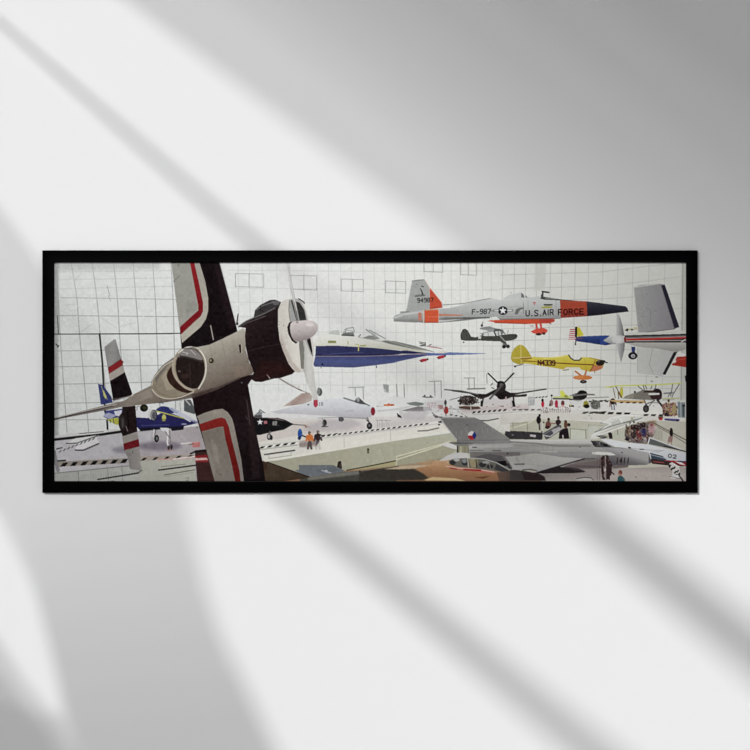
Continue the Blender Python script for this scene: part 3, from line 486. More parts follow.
    poly(l(258,374,365,368,366,470,262,472), (206,92,62)); line(l(262,378,362,371), .8, (190,150,120)); line(l(262,465,365,465), .9, (170,80,60)); line(l(290,425,355,425), .7, (220,130,100)); poly(l(210,395,235,393,238,455,212,455), (190,128,110)); line(l(250,378,252,468), 1, (212,190,170)); line(l(365,368,366,470), .8, (210,180,160))
    poly(l(366,405,450,408,560,412,520,418,366,418), (196,120,90)); poly(l(366,440,420,430,560,432,750,425,750,436,560,448,420,460,366,462), (120,120,118)); poly(l(440,433,560,430,740,428,740,434,560,444), (96,96,95)); poly(l(366,448,420,450,560,440,420,462,366,466), (206,206,204), .8)
    line(l(410,400,411,402), .6, (60,60,60))
    # bird emblem and tail number
    poly(l(222,208,238,225,252,260,240,265,236,240), (40,42,42)); line(l(236,196,252,200), .9, (60,62,62)); line(l(200,180,206,184), .7, (120,122,120)); line(l(188,270,220,262,262,264), 1.0, (110,112,110)); line(l(190,274,260,268), .5, (80,82,80))
    text('94987', P(l,206,288)[0], P(l,206,288)[1], 2.3, 4.0, 3.35, (46,44,44), .8, -.03, .95)
    text('F-987', P(l,616,372)[0], P(l,616,372)[1], 2.7, 4.4, 3.9, (50,52,54), .9, -.03, .95, .08)
    line(z(635,352,690,350), .8, (110,112,112)); line(z(735,352,760,352), .8, (110,112,112))
    ell(*P(q,22,455), 5.0, 4.4, (40,42,48)); line(q(-42,455,90,453), 2.4, (120,122,124)); line(q(-38,455,86,453), 1.3, (206,206,204)); ell(*P(q,22,455), 4.4, 3.9, (40,42,48)); star(*P(q,22,455), 4.1, (222,222,220))
    poly(q(110,480,120,445,150,432,180,430,180,440,150,450,130,485), (110,112,112)); line(q(175,400,177,480), .6, (120,122,122)); line(q(0,378,180,360), .6, (206,208,206)); line(q(0,500,450,498), .6, (128,128,126), .6)
    poly(q(20,368,70,335,160,318,180,350,180,368), (196,198,196)); poly(q(160,320,178,335,182,358,160,356), (110,112,112)); line(q(192,345,200,355), 1, (120,120,120)); line(q(82,320,84,322), .7, (90,90,90)); poly(q(200,365,290,345,310,360,300,372,210,375), (196,197,196))
    poly(q(302,365,318,310,328,312,325,350,455,370,560,378,450,378,330,372), (72,76,74)); line(q(318,312,365,318), 1.6, (60,62,60)); line(q(310,340,312,365), 1, (80,84,80)); line(q(340,360,420,368), .8, (150,156,150))
    poly(q(247,390,270,390,258,412), (180,60,66)); ell(*P(q,258,398), .5, .5, (220,210,210)); line(q(332,410,390,410), 1.2, (56,56,44)); line(q(318,432,388,428), 1.6, (170,166,80)); line(q(335,420,380,418), .5, (120,120,90))
    poly(q(450,375,650,385,655,497,455,510), G((0,299),(0,318),(170,80,60),(172,76,56),(140,60,52)))
    text('U.S.', P(q,195,455)[0], P(q,195,455)[1], 3.4, 5.2, 4.3, (44,42,46), 1.05, -.02)
    text('AIR', P(q,322,450)[0], P(q,322,450)[1], 3.2, 5.2, 3.6, (44,42,46), 1.05, -.03); text('FORCE', P(q,438,447)[0], P(q,438,447)[1], 3.5, 5.2, 5.35, (52,20,20), 1.15, -.03)
    poly(q(650,385,760,398)+r(0,398,190,422,205,435,215,462,100,475,0,488)+q(655,497), G((0,302),(0,316),(66,66,76),(46,46,58),(34,34,42)))
    poly(q(0,525,300,515,400,515,412,530,400,540,370,550,200,555,0,548,-50,540)+z(620,410,640,405), (200,84,56)); poly(q(290,515,412,520,405,540,300,545), (180,70,60)); line(q(0,520,450,512), .9, (120,110,106)); line(q(-40,545,200,553), .8, (160,60,44)); line(q(370,545,382,555), .8, (150,60,54))
    for X_ in (272, 305): poly(q(X_-8,552,X_+8,552,X_+12,592,X_-2,592), (196,80,66))
    poly(q(230,612,270,590,330,585,358,600,350,620,310,630,250,625), (206,84,68)); ell(*P(q,290,632), 3, 1.2, (60,44,42)); ell(*P(q,328,626), 1.8, 1.3, (90,50,46)); line(q(228,565,240,575), .6, (170,120,110)); line(q(245,562,250,575), .6, (170,120,110))
    # ------------------------------ white and blue research jet
    poly(k_(95,285,130,190,200,170,300,185,440,205,600,232,750,262)+y(560,560,680,590)+k_(750,300,560,285,280,268,110,272), G((0,335),(0,350),(220,220,214),(214,214,206),(196,194,178)))
    poly(k_(118,270,280,268,560,285,750,305)+y(560,580,700,597,400,600)+k_(750,335,560,342,340,345,115,345), (56,59,97)); poly(k_(115,345,340,345,560,342,750,337)+y(720,600,560,632,480,650)+k_(750,390,560,415,400,432,110,425,100,410), G((0,356),(0,367),(72,78,122),(82,92,138),(78,82,122)))
    line(k_(115,338,340,338,560,336,750,328)+y(560,590,700,597), .7, (30,32,66)); line(k_(118,347,350,347,500,346,750,338)+y(600,600,700,600), .7, (150,136,146)); line(k_(170,335,350,322,470,318), .5, (96,104,156), .8)
    poly(k_(615,230,700,232,760,245)+y(500,528,600,552,720,588,600,572,470,545)+k_(620,240), (128,130,126)); line(k_(440,205,610,235)+y(440,520,600,565,720,590), .6, (170,168,156))
    poly(k_(210,180,235,155,290,150,300,188), (190,192,188)); poly(k_(310,190,325,170,400,165,410,198), (128,130,126)); line(k_(340,170,345,140,400,130,408,165), .7, (140,142,138)); line(k_(330,145,400,160), .6, (150,150,146)); line(k_(325,165,350,150), .7, (160,160,158)); line(k_(315,188,400,192), 1.3, (80,82,78))
    poly(k_(465,210,520,190,560,195,600,215,560,222), (140,142,140)); line(k_(495,145,580,210), 1, (130,132,130)); line(k_(520,150,640,215), .8, (130,132,130)); line(k_(440,200,455,185), .9, (110,110,108)); poly(k_(500,148,560,180,600,215,560,205), (170,172,170), .8)
    poly(k_(210,228,270,228,272,250,208,250), (160,160,112)); line(k_(215,238,268,240), .7, (110,110,80)); line(k_(358,235,362,258), .9, (170,168,110)); line(k_(415,258,440,258), .7, (180,170,100)); line(k_(440,270,438,305), 1.1, (200,190,120)); line(k_(455,268,490,268), 1.3, (160,156,110)); line(k_(480,262,495,262),.7,(200,190,120))
    ell(*P(k_,168,408), 1, .9, (30,32,60)); line(k_(572,418,575,432), .9, (60,64,90)); ell(*P(k_,158,432), .7, .9, (150,150,150))
    poly(y(670,592,750,597)+z(400,590,560,596,588,598,540,602,400,606)+y(680,610), (96,110,160)); line(z(340,596,400,596,600,597), .8, (120,136,176)); line(z(590,597,610,597), .5, (150,150,150))
    poly(z(340,585,395,582,370,596,330,596), (214,206,196)); line(z(270,555,355,568), .8, (170,110,112)); line(z(250,550,330,558), .5, (200,190,186)); line(z(230,540,262,535,262,552,232,552), .8, (80,80,80)); line(z(240,548,260,545), .8, (60,60,60)); line(z(283,550,295,545), .9, (100,100,100)); line(z(225,530,250,535), .7, (110,110,110))
    for dx, dy in ((0, 0), (100, -18)): 
        poly(z(225+dx,637+dy,245+dx,628+dy,278+dx,626+dy,270+dx,640+dy,240+dx,648+dy), (176,56,66)); ell(*P(z,238+dx,643+dy), 1, .7, (110,40,46)); ell(*P(z,275+dx,630+dy), .9, 1, (60,50,56))
    # ------------------------------ dark olive observation plane
    T = C(480,320,18.75)
    od = (74,75,70)
    poly(l(530,590,528,560,545,520,565,515,585,530,608,575,640,580,700,560,760,555)+T(0,250,30,270,80,300,300,300,440,275,560,262,670,260,690,290,690,340,640,370,540,390,420,395,370,400,200,395,0,385)+l(640,605,560,605,535,600), od)
    for L in (l(545,540,550,590), l(562,522,566,595), l(580,535,590,590)): line(L, .5, (104,105,100))
    poly(T(380,400,360,380,380,300,420,300,500,440,490,455,440,445), (80,82,78)); line(T(375,300,470,400), .8, (170,172,168)); ell(*P(T,450,500), 2, 1.9, (36,36,34)); ell(*P(T,525,495), 1.9, 1.8, (38,38,36)); line(T(460,460,520,480), .8, (60,60,58)); line(T(430,450,450,490), .9, (70,70,68)); line(T(490,450,520,490), .9, (70,70,68))
    poly(T(0,150,100,125,180,115,260,150,350,165,440,190,440,205,330,210,270,215,200,225,100,190,0,175), (150,152,151)); poly(T(265,160,360,165,440,190,430,208,270,215), (92,94,92)); line(T(0,152,260,150), .6, (110,112,111)); line(T(60,240,200,215), .8, (140,142,140))
    poly(T(80,290,70,245,250,215,270,290,200,300), (206,207,205)); poly(T(280,230,300,290,400,285,390,225), (196,198,196)); line(T(265,215,300,300), 1.3, (60,60,58)); line(T(340,215,350,280), .8, (110,110,108)); line(T(395,215,410,270), 1, (90,90,88)); line(T(430,210,470,260), .9, (100,100,98)); ell(*P(T,425,235), 1, 1.3, (120,120,118)); line(T(530,195,515,250), .7, (130,130,128))
    line(T(150,245,160,285), .8, (150,152,150)); ell(*P(l,552,617), .8, .7, (50,50,50)); star(*P(l,672,580), 2.6, (216,217,215)); ell(*P(T,35,105), 1.1, 1.4, (52,52,50)); line(T(35,90,55,40), .6, (90,90,90)); ell(*P(T,680,300), 1.2, 1.6, (58,58,55))
    # ------------------------------ yellow sport plane
    ye = G((0,355),(0,372),(206,196,96),(196,180,66),(186,164,60))
    poly(t(105,125,160,125,250,130,350,128,420,112,440,112,455,135,480,152,520,150,540,128,600,130,650,140,690,150,705,185,690,215,650,232,600,238,545,225,480,218,400,222,340,210,240,195,140,178,80,175), ye)
    poly(t(80,35,120,60,160,125,150,135,80,180,35,172,10,150,12,100,40,55), G((512,345),(525,362),(184,172,66),(172,154,58)), sm=True); line(t(80,40,84,175), .8, (206,192,120)); line(t(20,135,160,130), 1, (206,190,130)); line(t(85,140,160,136), 1.2, (140,96,40)); line(t(30,60,55,100), .5, (140,128,60), .6)
    line(t(100,158,200,162), 1, (140,100,40)); line(t(345,172,480,180,625,186), 1, (110,56,40)); line(t(440,112,455,135,480,152,520,152,535,135), 1.1, (60,52,50)); line(t(250,140,420,120), 1, (222,212,130), .7); line(t(600,135,690,152), .7, (150,130,60))
    poly(t(400,222,420,205,520,205,540,225,470,220), (206,204,190)); line(t(400,228,440,222), .9, (130,120,90)); poly(t(600,235,625,190,660,185,700,195,690,215,650,232), (186,120,84)); line(t(600,235,625,190,640,150), .7, (120,66,40)); line(t(560,140,570,225), .4, (150,130,56), .6)
    ell(*P(t,675,172), 4.4, 2.8, (46,38,36)); ell(*P(t,692,160), 3.2, 1.4, (40,36,36)); line(t(690,160,730,170), 1, (50,50,50)); ell(*P(t,665,160), 1.2, .8, (110,100,100)); line(t(635,232,635,245), .6, (60,56,50)); 
    text('N4339', P(t,211,153)[0], P(t,211,153)[1], 2.7, 4.4, 3.55, (74,30,36), 1.2, .03)
    line(t(40,198,100,178), .7, (80,72,60)); ell(*P(t,38,198), 1.1, 1, (36,34,34)); ell(*P(t,12,265), 2.2, .0001, (0,0,0), 0)
    line(t(490,235,530,265), 1.6, (180,110,60)); line(t(572,232,562,262), 1.6, (180,110,60)); ell(*P(t,545,282), 9.6, 2.3, (194,118,64)); ell(*P(t,520,280), 5, 1.2, (206,140,84), .7); ell(*P(t,550,313), 3.4, 1.7, (40,38,38)); ell(*P(t,550,311), 1.2, .6, (120,118,116))
    line(t(0,275,25,250), 1.3, (40,38,38)); line(t(715,356,750,348), 1, (206,206,140))
    # ------------------------------ striped-tail trainer and racing plane at the right
    poly(q(530,590,575,590,575,680,555,682,515,670,512,640), (208,202,198))
    for q0 in range(6): line(q(528-q0*2,597+q0*15,575,597+q0*14), .95, (176,60,64))
    for q0 in range(6): line(q(520,604+q0*14,575,604+q0*14), .8, (214,210,208), .9)
    poly(q(562,578,580,575,578,655,562,655), (34,32,34)); poly(q(580,575,600,585,630,640,580,652), (204,196,70)); line(q(590,590,592,650), .5, (160,150,60)); poly(q(570,655,600,648,680,645,750,645)+n(0,345,120,340,150,350,190,400,120,415,0,400)+q(720,702,650,695,580,685,562,675), G((0,335),(0,345),(64,88,144),(46,62,116),(40,52,98)))
    line(q(570,680,565,705), 1.1, (60,60,66)); ell(*P(q,566,708), .8, .9, (50,50,50)); line(q(570,668,620,660), 1, (140,70,80), .7)
    poly(n(95,380,150,345,200,340,260,352,265,400,200,408,150,402), G((0,335),(0,344),(206,207,206),(176,177,177),(150,150,150)))
    poly(r(0,645,70,640,65,650,22,675,60,710,0,705), (54,74,138))
    poly(n(205,170,225,200,245,270,258,345,195,345,195,290,200,220), G((616,0),(624.5,0),(196,196,194),(150,151,150),(104,106,106))); poly(n(195,400,262,400,258,450,240,520,232,545,215,480), G((616,0),(624.5,0),(196,196,194),(160,161,160),(120,121,120)))
    ell(*P(n,225,370), 4.6, 4.2, (190,190,188)); ell(*P(n,200,372), 5, 3.6, (206,206,204), .8, .5)
    # silver wings
    poly(r(252,282,300,262,440,252,485,258,595,580,555,590,400,612,285,625,275,540), G((634,0),(674,0),(160,160,158),(148,147,148),(136,132,136)))
    line(r(252,280,440,252), 1.2, (190,190,186)); line(r(252,282,285,620), .8, (196,194,190)); poly(r(458,265,487,262,594,575,558,592), (46,44,56)); line(r(458,265,558,592), .6, (120,110,120))
    speck(636,305,644,330,26,[(120,120,118),(176,176,174),(100,98,98)],(.2,.5),.7); line(r(345,325,355,330), .8, (130,130,130)); line(r(345,430,380,450,375,575), .4, (120,120,120)); line(r(285,625,560,592), .8, (110,106,106)); line(r(310,300,330,400), .4, (140,140,138))
    poly(r(195,622,400,615,645,605,645,630,200,640), (196,196,190)); poly(r(185,640,645,628,645,695,190,695), (52,52,54)); line(r(190,655,645,643), .5, (150,150,148)); line(r(190,672,400,668,645,655), 2.0, (176,52,48)); line(r(190,663,645,650), .5, (206,190,186)); line(r(190,682,400,680,645,678), .6, (206,196,190)); ell(*P(r,187,670), .9, 3, (120,30,30)); line(r(610,690,640,672), 1, (206,206,202))
    poly(r(190,697,645,695,645,730,600,745,300,725,250,712), (186,184,178)); poly(u(180,20,640,18,640,70,580,90,400,65,280,50), G((0,343),(0,352),(176,174,168),(146,142,136))); 
    poly(u(280,55,400,60,575,90,480,265,440,275,400,262,280,250), G((637,0),(676,0),(190,191,186),(184,185,181),(176,177,174))); line(u(395,65,370,180,400,258), .4, (140,142,140)); line(u(282,60,282,250), .5, (160,160,156)); poly(u(553,90,580,90,490,262,470,255), (36,36,38)); ell(*P(u,425,272), 3.2, .9, (200,200,194)); ell(*P(u,388,310), 1.4, .8, (150,150,146)); ell(*P(u,425,278), 1.6, .5, (110,110,100))
    poly(u(575,130,600,118,645,122,645,205,600,198,535,188,560,160), (160,52,42)); line(u(580,150,645,140), 1, (190,90,80), .7); poly(u(575,105,600,80,615,98,645,100,645,122,590,125), (206,204,200)); poly(u(540,170,565,152,575,158,560,172), (214,206,202))
    line(u(640,270,645,310), 1.2, (60,60,60)); poly(u(235,50,265,50,262,95,240,95), (52,60,110)); ell(*P(u,246,118), 4.6, 3.7, (40,40,42)); ell(*P(u,248,120), 2, 1.8, (190,190,190)); ell(*P(u,249,121), 1, .9, (90,90,90))
    line(r(185,600,275,592), .9, (170,160,120)); poly(r(190,605,200,588,215,590,208,612), (50,46,40)); ell(*P(r,240,598), 1.2, .9, (70,64,40)); line(r(255,580,275,585), .9, (190,180,120)); ell(*P(r,225,592), .8, .6, (180,170,90))
    # ------------------------------ the big aerobatic plane, left
    blk = (28,20,23)
    # far tail fin (upper-left) and stabiliser
    poly(c(108,128,180,70,192,72,232,215,245,255,262,318,318,480,300,500,175,535,150,385,135,290), blk)
    poly(c(108,128,180,70,192,74,232,217,135,282), G((105,0),(120,0),(140,139,137),(150,149,146),(132,131,129)))
    poly(c(135,283,235,217,248,240,244,265,142,330), (136,42,46)); poly(c(142,330,246,264,262,316,148,384), (164,156,148)); ell(*P(c,243,242), 1.1, 1.2, (110,50,50))
    # lower stabiliser
    poly(b(540,165,640,155,655,350,545,385,515,300,520,230,545,200), (40,28,30)); ell(*P(b,540,280), 3.6, 7.5, (52,46,46)); ell(*P(b,545,285), 1.2, 5, (90,86,86), .7); line(b(580,200,590,300,575,340), 1.4, (20,16,18)); line(b(570,310,582,345), 1.0, (120,110,108))
    poly(b(540,385,655,355,665,410,550,440), (150,143,137)); poly(b(550,440,665,405,672,462,556,490), (112,30,38)); poly(b(556,490,672,460,682,640,600,632,582,540), G((128,0),(141,0),(134,130,126),(152,147,143))); line(b(615,500,620,630), .4, (140,138,136)); ell(*P(b,620,505), .4, 1.4, (90,86,86))
    # upper wing
    poly(d(160,55,375,55,430,55,520,55,650,545,660,600,460,700,400,740,240,740,228,600), blk)
    poly(d(375,58,400,150,440,300,455,600,300,690,250,690), (28,22,22), .6, 1); poly(d(520,60,640,530,600,560,530,300,480,60), (46,32,38), .7, 2)
    poly(d(160,58,372,58,415,200,436,320,436,420,420,480,380,540,240,660,228,590), G((172,262),(208,330),(158,155,146),(166,162,152),(180,175,162)))
    poly(d(300,58,332,58,365,200,398,360,398,420,380,460,340,495,228,600,225,540,300,470,362,415,362,380), G((190,262),(200,320),(142,36,42),(124,26,34)))
    poly(d(160,58,298,58,358,375,358,410,225,535), (152,151,144), .85); poly(d(275,350,300,330,355,370,358,410,280,450,265,440), (140,139,131), .5, 1.5); line(d(175,200,225,150), .5, (110,110,106)); line(d(210,72,216,80), .8, (110,108,100)); 
    line(d(455,530,475,635), 1, (176,168,160)); line(d(395,160,420,240), .6, (120,110,110), .5)
    line(d(650,520,660,450), 1.2, (40,36,36)); ell(*P(d,655,515), 1, 1.6, (40,36,36)); line(d(655,470,662,440), .6, (60,60,60))
    # lower wing
    poly(f(380,60,600,-20,700,-60,860,-80)+i(60,0,130,400,175,600,190,725)+f(560,725,500,500,440,300,410,200,395,110), G((190,400),(290,470),(34,20,22),(38,27,30),(24,17,19)))
    poly(i(35,60,90,200,140,480,150,700,90,700,60,300), (60,46,50), .5, 2); line(i(50,110,75,300), .9, (110,100,102), .45); line(i(40,230,60,260), 1, (110,100,100), .4); ell(*P(h,50,60+410), .5,.5,(150,150,150))
    poly(f(425,235,480,210,560,185,620,178,660,205,690,250,705,300,760,560)+i(30,725)+f(560,725,440,262), G((196,410),(232,480),(150,144,134),(146,139,130),(138,130,126)))
    poly(f(445,295,560,255,610,243,640,255,665,310,690,420,745,640)+i(5,725)+f(715,725,680,560,640,400,625,312,590,315,460,350), G((200,420),(236,480),(140,46,42),(104,24,22)))
    poly(f(462,355,600,315,625,320,640,400,678,560,712,725,560,725), G((200,430),(230,480),(126,119,110),(134,127,118),(130,121,114))); poly(f(540,400,580,460,600,600,560,560,530,430), (160,153,146), .5, 1.5); line(f(590,665,612,675), .5, (90,80,80))
    poly(f(490,360,520,500,560,600,560,700,540,640), (150,144,136), .5, 1.2)
    # fuselage
    cr = G((200,335),(222,395),(0,(196,190,178)),(.2,(172,166,154)),(.45,(146,139,128)),(.75,(124,113,103)),(1,(96,82,74)))
    poly([(54,417.5),(76,412.5),(112,403.5)]+c(255,530,330,480,450,420,500,410)+e(110,480,250,290,330,215,420,205,520,185,620,140,750,75)+d(715,535)+g(60,440,75,440,80,600,110,700,140,720)+h(140,385,130,405,0,445)+e(700,455,560,510,400,570,200,610,20,635)+c(250,575)+b(480,170,400,190,250,215,60,240)+[(54,420)], cr)
    poly([(54,418.5),(112,405),(124,402)]+c(255,545,330,500,450,440,470,500,300,560,200,585)+[(112,409),(54,420)], G((100,0),(150,0),(112,104,100),(150,140,130)), .9)
    line([(54,419.6),(78,413.5),(112,406)], 1.2, (56,50,50)); line(c(160,520,260,505), 1, (90,80,80)); line(b(60,238,250,200,500,145), .6, (190,184,178)); line(c(180,530,320,490), .6, (206,198,190)); line(c(330,490,450,430), .6, (110,100,94), .7)
    poly(e(20,635,200,608,380,572,560,510,750,425,750,440,560,530,395,585,200,616), (92,82,76), .8); poly(e(380,560,560,505,500,555,420,575), (70,54,50), .7, .8)
    ell(*P(e,535,305), 2.4, 2.6, (50,40,32)); ell(*P(e,530,303), 1, 1.2, (150,140,110)); line(e(700,150,702,270), .5, (150,140,126), .6); speck(231,342,236,356,8,[(120,112,100)],(.3,.5),.7); poly(g(28,560,48,558,50,620,36,622), (36,30,28)); line(g(48,560,50,620), .6, (210,200,184))
    poly(h(0,330,140,385,0,440), (150,130,114), .35, 3)
    # canopy
    poly(e(85,470,120,400,180,330,250,285,290,230,350,208,420,215,470,260,492,330,485,420,440,510,380,540,300,570,200,585,120,560,90,520), (150,139,122), sm=True)
    poly(e(280,285,300,240,350,213,410,218,450,250,475,300,485,360,478,420,440,500,400,515,350,505,300,460,272,390,270,320), (44,34,32), sm=True)
    poly(e(285,260,330,220,400,218,450,255,470,300,400,290,330,270,290,280), (150,146,142), .85, .4, True); line(e(320,240,360,250,350,262), .7, (196,194,190)); line(e(380,225,420,262), .7, (190,186,182)); line(e(300,270,400,290,465,315), 1.6, (62,58,54)); line(e(370,330,380,480), .8, (84,66,60), .6)
    ell(*P(e,295,385), 1.3, 1, (96,90,86)); ell(*P(e,340,420), 4, 2.4, (66,50,46), .8, .6)
    poly(e(98,470,130,400,180,350,240,300,240,350,205,400,215,460,260,510,320,545,200,560,130,530), (146,136,120), 1, 0, True); poly(e(110,440,150,390,190,345,230,310,190,370,150,420,120,470), (110,106,100), .8, .5); poly(e(160,430,200,370,215,440,270,515,200,530), (172,160,142), .8, .8)
    poly(e(240,345,205,395,205,440,235,490,290,530,360,548,395,530,320,500,270,440,250,380), (58,40,34), 1, 0, True)
    line(e(262,285,248,340,255,400,285,455,340,505,400,528), 2.6, (172,160,144), sm=True); line(e(85,470,110,420,160,355,250,285), 1.0, (96,92,88), .9); line(e(90,490,95,450,130,400,180,345,245,305), .6, (216,210,200), sm=True)
    line(e(90,520,130,565,200,590,300,580,400,540), 1.0, (214,206,190), .9, sm=True); line(e(105,500,150,550,220,572), .7, (120,104,90), .8, sm=True); line(e(290,245,350,206,420,210,470,255,495,330,485,430,440,515), 1.3, (214,210,200), sm=True)
    line(e(325,215,400,205,440,225), .9, (110,106,100)); line(e(160,600,150,625), .6, (90,84,80)); line(e(140,622,175,620), .7, (80,76,76), .7)
    # engine cowl
    poly(g(20,425,140,355,150,300,190,262,260,225,300,222,345,240,330,290,322,420,340,520,360,600,400,700,430,740)+h(450,385,430,405,340,435,290,440,200,465,150,462,115,440,140,395,130,360,100,290,80,200,75,120,80,60), G((245,330),(275,372),(46,34,36),(34,24,26),(44,28,28)))
    poly(g(140,355,150,300,190,262,260,225,300,222,345,240,325,270,210,340,150,360), (62,60,60)); line(g(160,300,200,270,290,240,335,238), .8, (120,120,120)); line(g(25,425,90,380,210,330,300,285), 1.0, (110,106,106), sm=True); line(g(80,400,230,345), .5, (150,146,146), .7); line(g(195,262,185,300,215,310), .6, (30,28,28)); poly(g(270,232,340,238,322,262,290,262), (110,108,108), .8)
    poly(g(20,425,90,380,80,412,30,430), (70,66,66)); line(h(90,235,230,200,340,180), .5, (84,66,66), .7); line(h(115,450,200,430,290,370,350,330), .6, (96,60,56), .5); line(h(240,410,262,438), .7, (196,180,170)); poly(h(180,300,330,320,420,370,400,400,250,420,150,440), (58,30,26), .4, 2)
    # cowl lip ring
    poly(g(322,420,322,300,345,240,380,222,420,212,480,215,510,240,540,310,555,380,575,480,595,600,585,700,560,740)+h(520,385,480,395,450,385,400,320,360,230,335,150), G((280,0),(314,0),(200,196,188),(214,210,202),(206,202,196)))
    poly(g(405,225,440,215,475,215,505,245,530,310,545,375,560,480,578,600,580,640,570,640,520,520,460,545,420,500,395,440,420,380,415,300), (172,170,168)); poly(g(455,235,485,245,520,300,535,375,480,380,460,300), (56,56,54)); poly(g(545,500,565,510,580,600,583,650,560,590,540,530), (40,34,34)); line(g(478,215,515,240,520,250), 1, (40,38,38)); poly(g(415,240,440,230,470,380,430,385,415,330), (160,160,158)); line(g(425,230,465,375), 1.5, (60,58,58)); line(g(410,230,405,300,415,380), 1.4, (140,138,134)); 
    poly(h(335,150,345,100,380,200,430,310,500,385,480,395,450,385,400,320,360,230), (176,164,154), .6, 1)
    poly(g(405,395,425,385,425,480,445,530,470,545,455,552,425,530,400,480,392,430), (40,32,32)); 
    # propeller blades and spinner
    poly(g(377,-62,400,-62,412,0,430,110,455,230,485,380,465,385,440,260,410,110,395,40), G((287,0),(300,0),(206,205,202),(180,179,177),(150,150,148))); line(g(445,240,470,380), .9, (92,90,88)); line(g(386,-60,392,0,430,150,460,300), .6, (222,221,218))
    poly(g(480,530,520,525,545,600,575,700,590,740)+h(600,470,615,540,622,600,605,610,585,600,570,540,540,480,520,400,495,330,480,200), G((298,0),(318,0),(150,148,142),(206,204,198),(196,194,190))); poly(g(480,530,510,530,520,640,515,740,495,740), (128,126,120)); poly(h(495,200,520,200,515,330,500,330), (130,128,122), .9)
    poly(h(360,648,430,600,500,550,560,545,580,575,575,605,520,628,440,640), G((290,393),(305,408),(206,198,188),(166,146,138),(190,180,172))); line(h(335,440,400,480,500,530), 1.4, (150,142,138)); line(h(380,460,470,510), .6, (200,196,190)); ell(*P(h,480,500), 1, 1.3, (206,200,196)); line(h(475,520,540,545), .7, (120,112,108)); line(h(500,400,520,540), .4, (210,206,204))
    poly(h(588,600,620,598,622,640,605,658,590,645), (176,66,84)); ell(*P(h,635,540), 2.6, 4, (84,86,86)); ell(*P(h,628,535), 1.6, 4, (130,132,130)); ell(*P(h,550,635), 1, .8, (100,100,100));
    poly(g(415,410,430,392,470,385,540,378,590,385,618,410,622,440,610,470,580,500,520,525,460,535,430,510,415,460), G((305,321),(308,341),(206,199,196),(184,175,173),(140,131,130)), 1, 0, True)
    ell(*P(g,560,410), 4, 1.8, (222,216,214), .7, 1.2); line(g(430,505,480,530,560,512), 1, (150,138,134), .8, sm=True); poly(g(460,385,480,390,475,400,455,398), (120,110,106), .6)

def details():
    q=C(500,250); u=C(600,340); v=C(430,400); w=C(510,400); x=C(600,400); b=C(50,385); e=C(140,320); i=C(240,385)
    # cable net and stanchion shadows, panel seams and rivets that the print shows faintly
    for k in range(22): line([(430+k*5.2, 434-k*.5), (430.4+k*5.2, 437-k*.5)], .4, (190,188,176), .6)
    for X_ in (330, 360, 395, 430, 470): line(w(X_-150, 335+X_*.02, X_-150, 400), .35, (128,125,122), .6)
    line(v(330,360,740,362), .4, (128,126,124), .6); line(w(0,392,640,398), .45, (120,117,115), .6)
    line(w(60,470,300,500), .35, (140,138,135), .7); line(v(640,440,700,500), .35, (140,138,135), .7)
    line(q(20,430,170,424), .4, (140,142,141), .6); line(q(210,380,212,505), .4, (130,132,131), .7); line(q(420,378,422,508), .4, (130,132,131), .7)
    line(e(520,190,545,300,540,420,520,500), .4, (120,112,100), .45, sm=True); line(e(610,150,640,280,640,400,610,470), .4, (120,112,100), .45, sm=True)
    speck(206, 336, 240, 378, 40, [(110,102,92),(176,168,154)], (.15,.35), .5)
    speck(246, 320, 290, 372, 50, [(20,14,15),(70,58,56)], (.2,.6), .4)
    speck(196, 405, 252, 478, 60, [(20,14,15),(66,56,56)], (.2,.7), .25)
    speck(262, 420, 440, 455, 90, [(200,198,190),(228,226,218),(180,176,168)], (.2,.6), .5)
    speck(450, 425, 560, 440, 60, [(150,148,130),(196,194,180)], (.2,.6), .5)
    speck(560, 395, 684, 420, 80, [(120,116,108),(220,218,212),(90,84,78)], (.2,.6), .5)
    speck(615, 470, 684, 480, 40, [(190,182,176),(150,140,136)], (.3,1.0), .5)

def finish():
    r = S//2
    A = INK
    A = (np.roll(A, 1, 0)+2*A+np.roll(A, -1, 0))/4
    A = (np.roll(A, 1, 1)+2*A+np.roll(A, -1, 1))/4
    A = A.reshape(PH//r, r, PW//r, r, 3).mean((1, 3))
    nz = _rng.normal(0, 1, A.shape[:2]+(1,)); nz2 = np.repeat(np.repeat(_rng.normal(0, 1, (A.shape[0]//6+1, A.shape[1]//6+1, 1)), 6, 0), 6, 1)[:A.shape[0], :A.shape[1]]
    B = A
    for ax in (0, 1):
        B = (np.roll(B, 2, ax)+2*np.roll(B, 1, ax)+3*B+2*np.roll(B, -1, ax)+np.roll(B, -2, ax))/9
    A = A + .45*(A-B)                       # crisp edges of the print
    A = np.interp(A, [0, 40, 100, 150, 200, 225, 260], [0, 32, 91, 143, 196, 225, 262])
    gm_ = A.mean(2, keepdims=True); A = gm_+(A-gm_)*.92
    gx = np.linspace(1, 0, A.shape[1])[None, :, None]
    A = A + nz*(1.6+2.6*gx) + nz2*(1.2+1.3*gx)
    return np.clip(A, 0, 255)

# ---------------------------------------------------------------- the room
COL = bpy.context.scene.collection
sc = bpy.context.scene
M = .002                     # metres per unit on the back wall
CAM_D, CAM_Z = 3.0, 1.5
L = 1.35                     # distance of the left wall from the picture's axis
SUN = Vector((.5, .8, -.4))

def W(px, py, depth=0.0):    # a place on the wall, or on a sheet hanging 'depth' in front of it
    k = M*(CAM_D-depth)/CAM_D
    return Vector(((px-375)*k, -depth, CAM_Z-(py-375)*k))

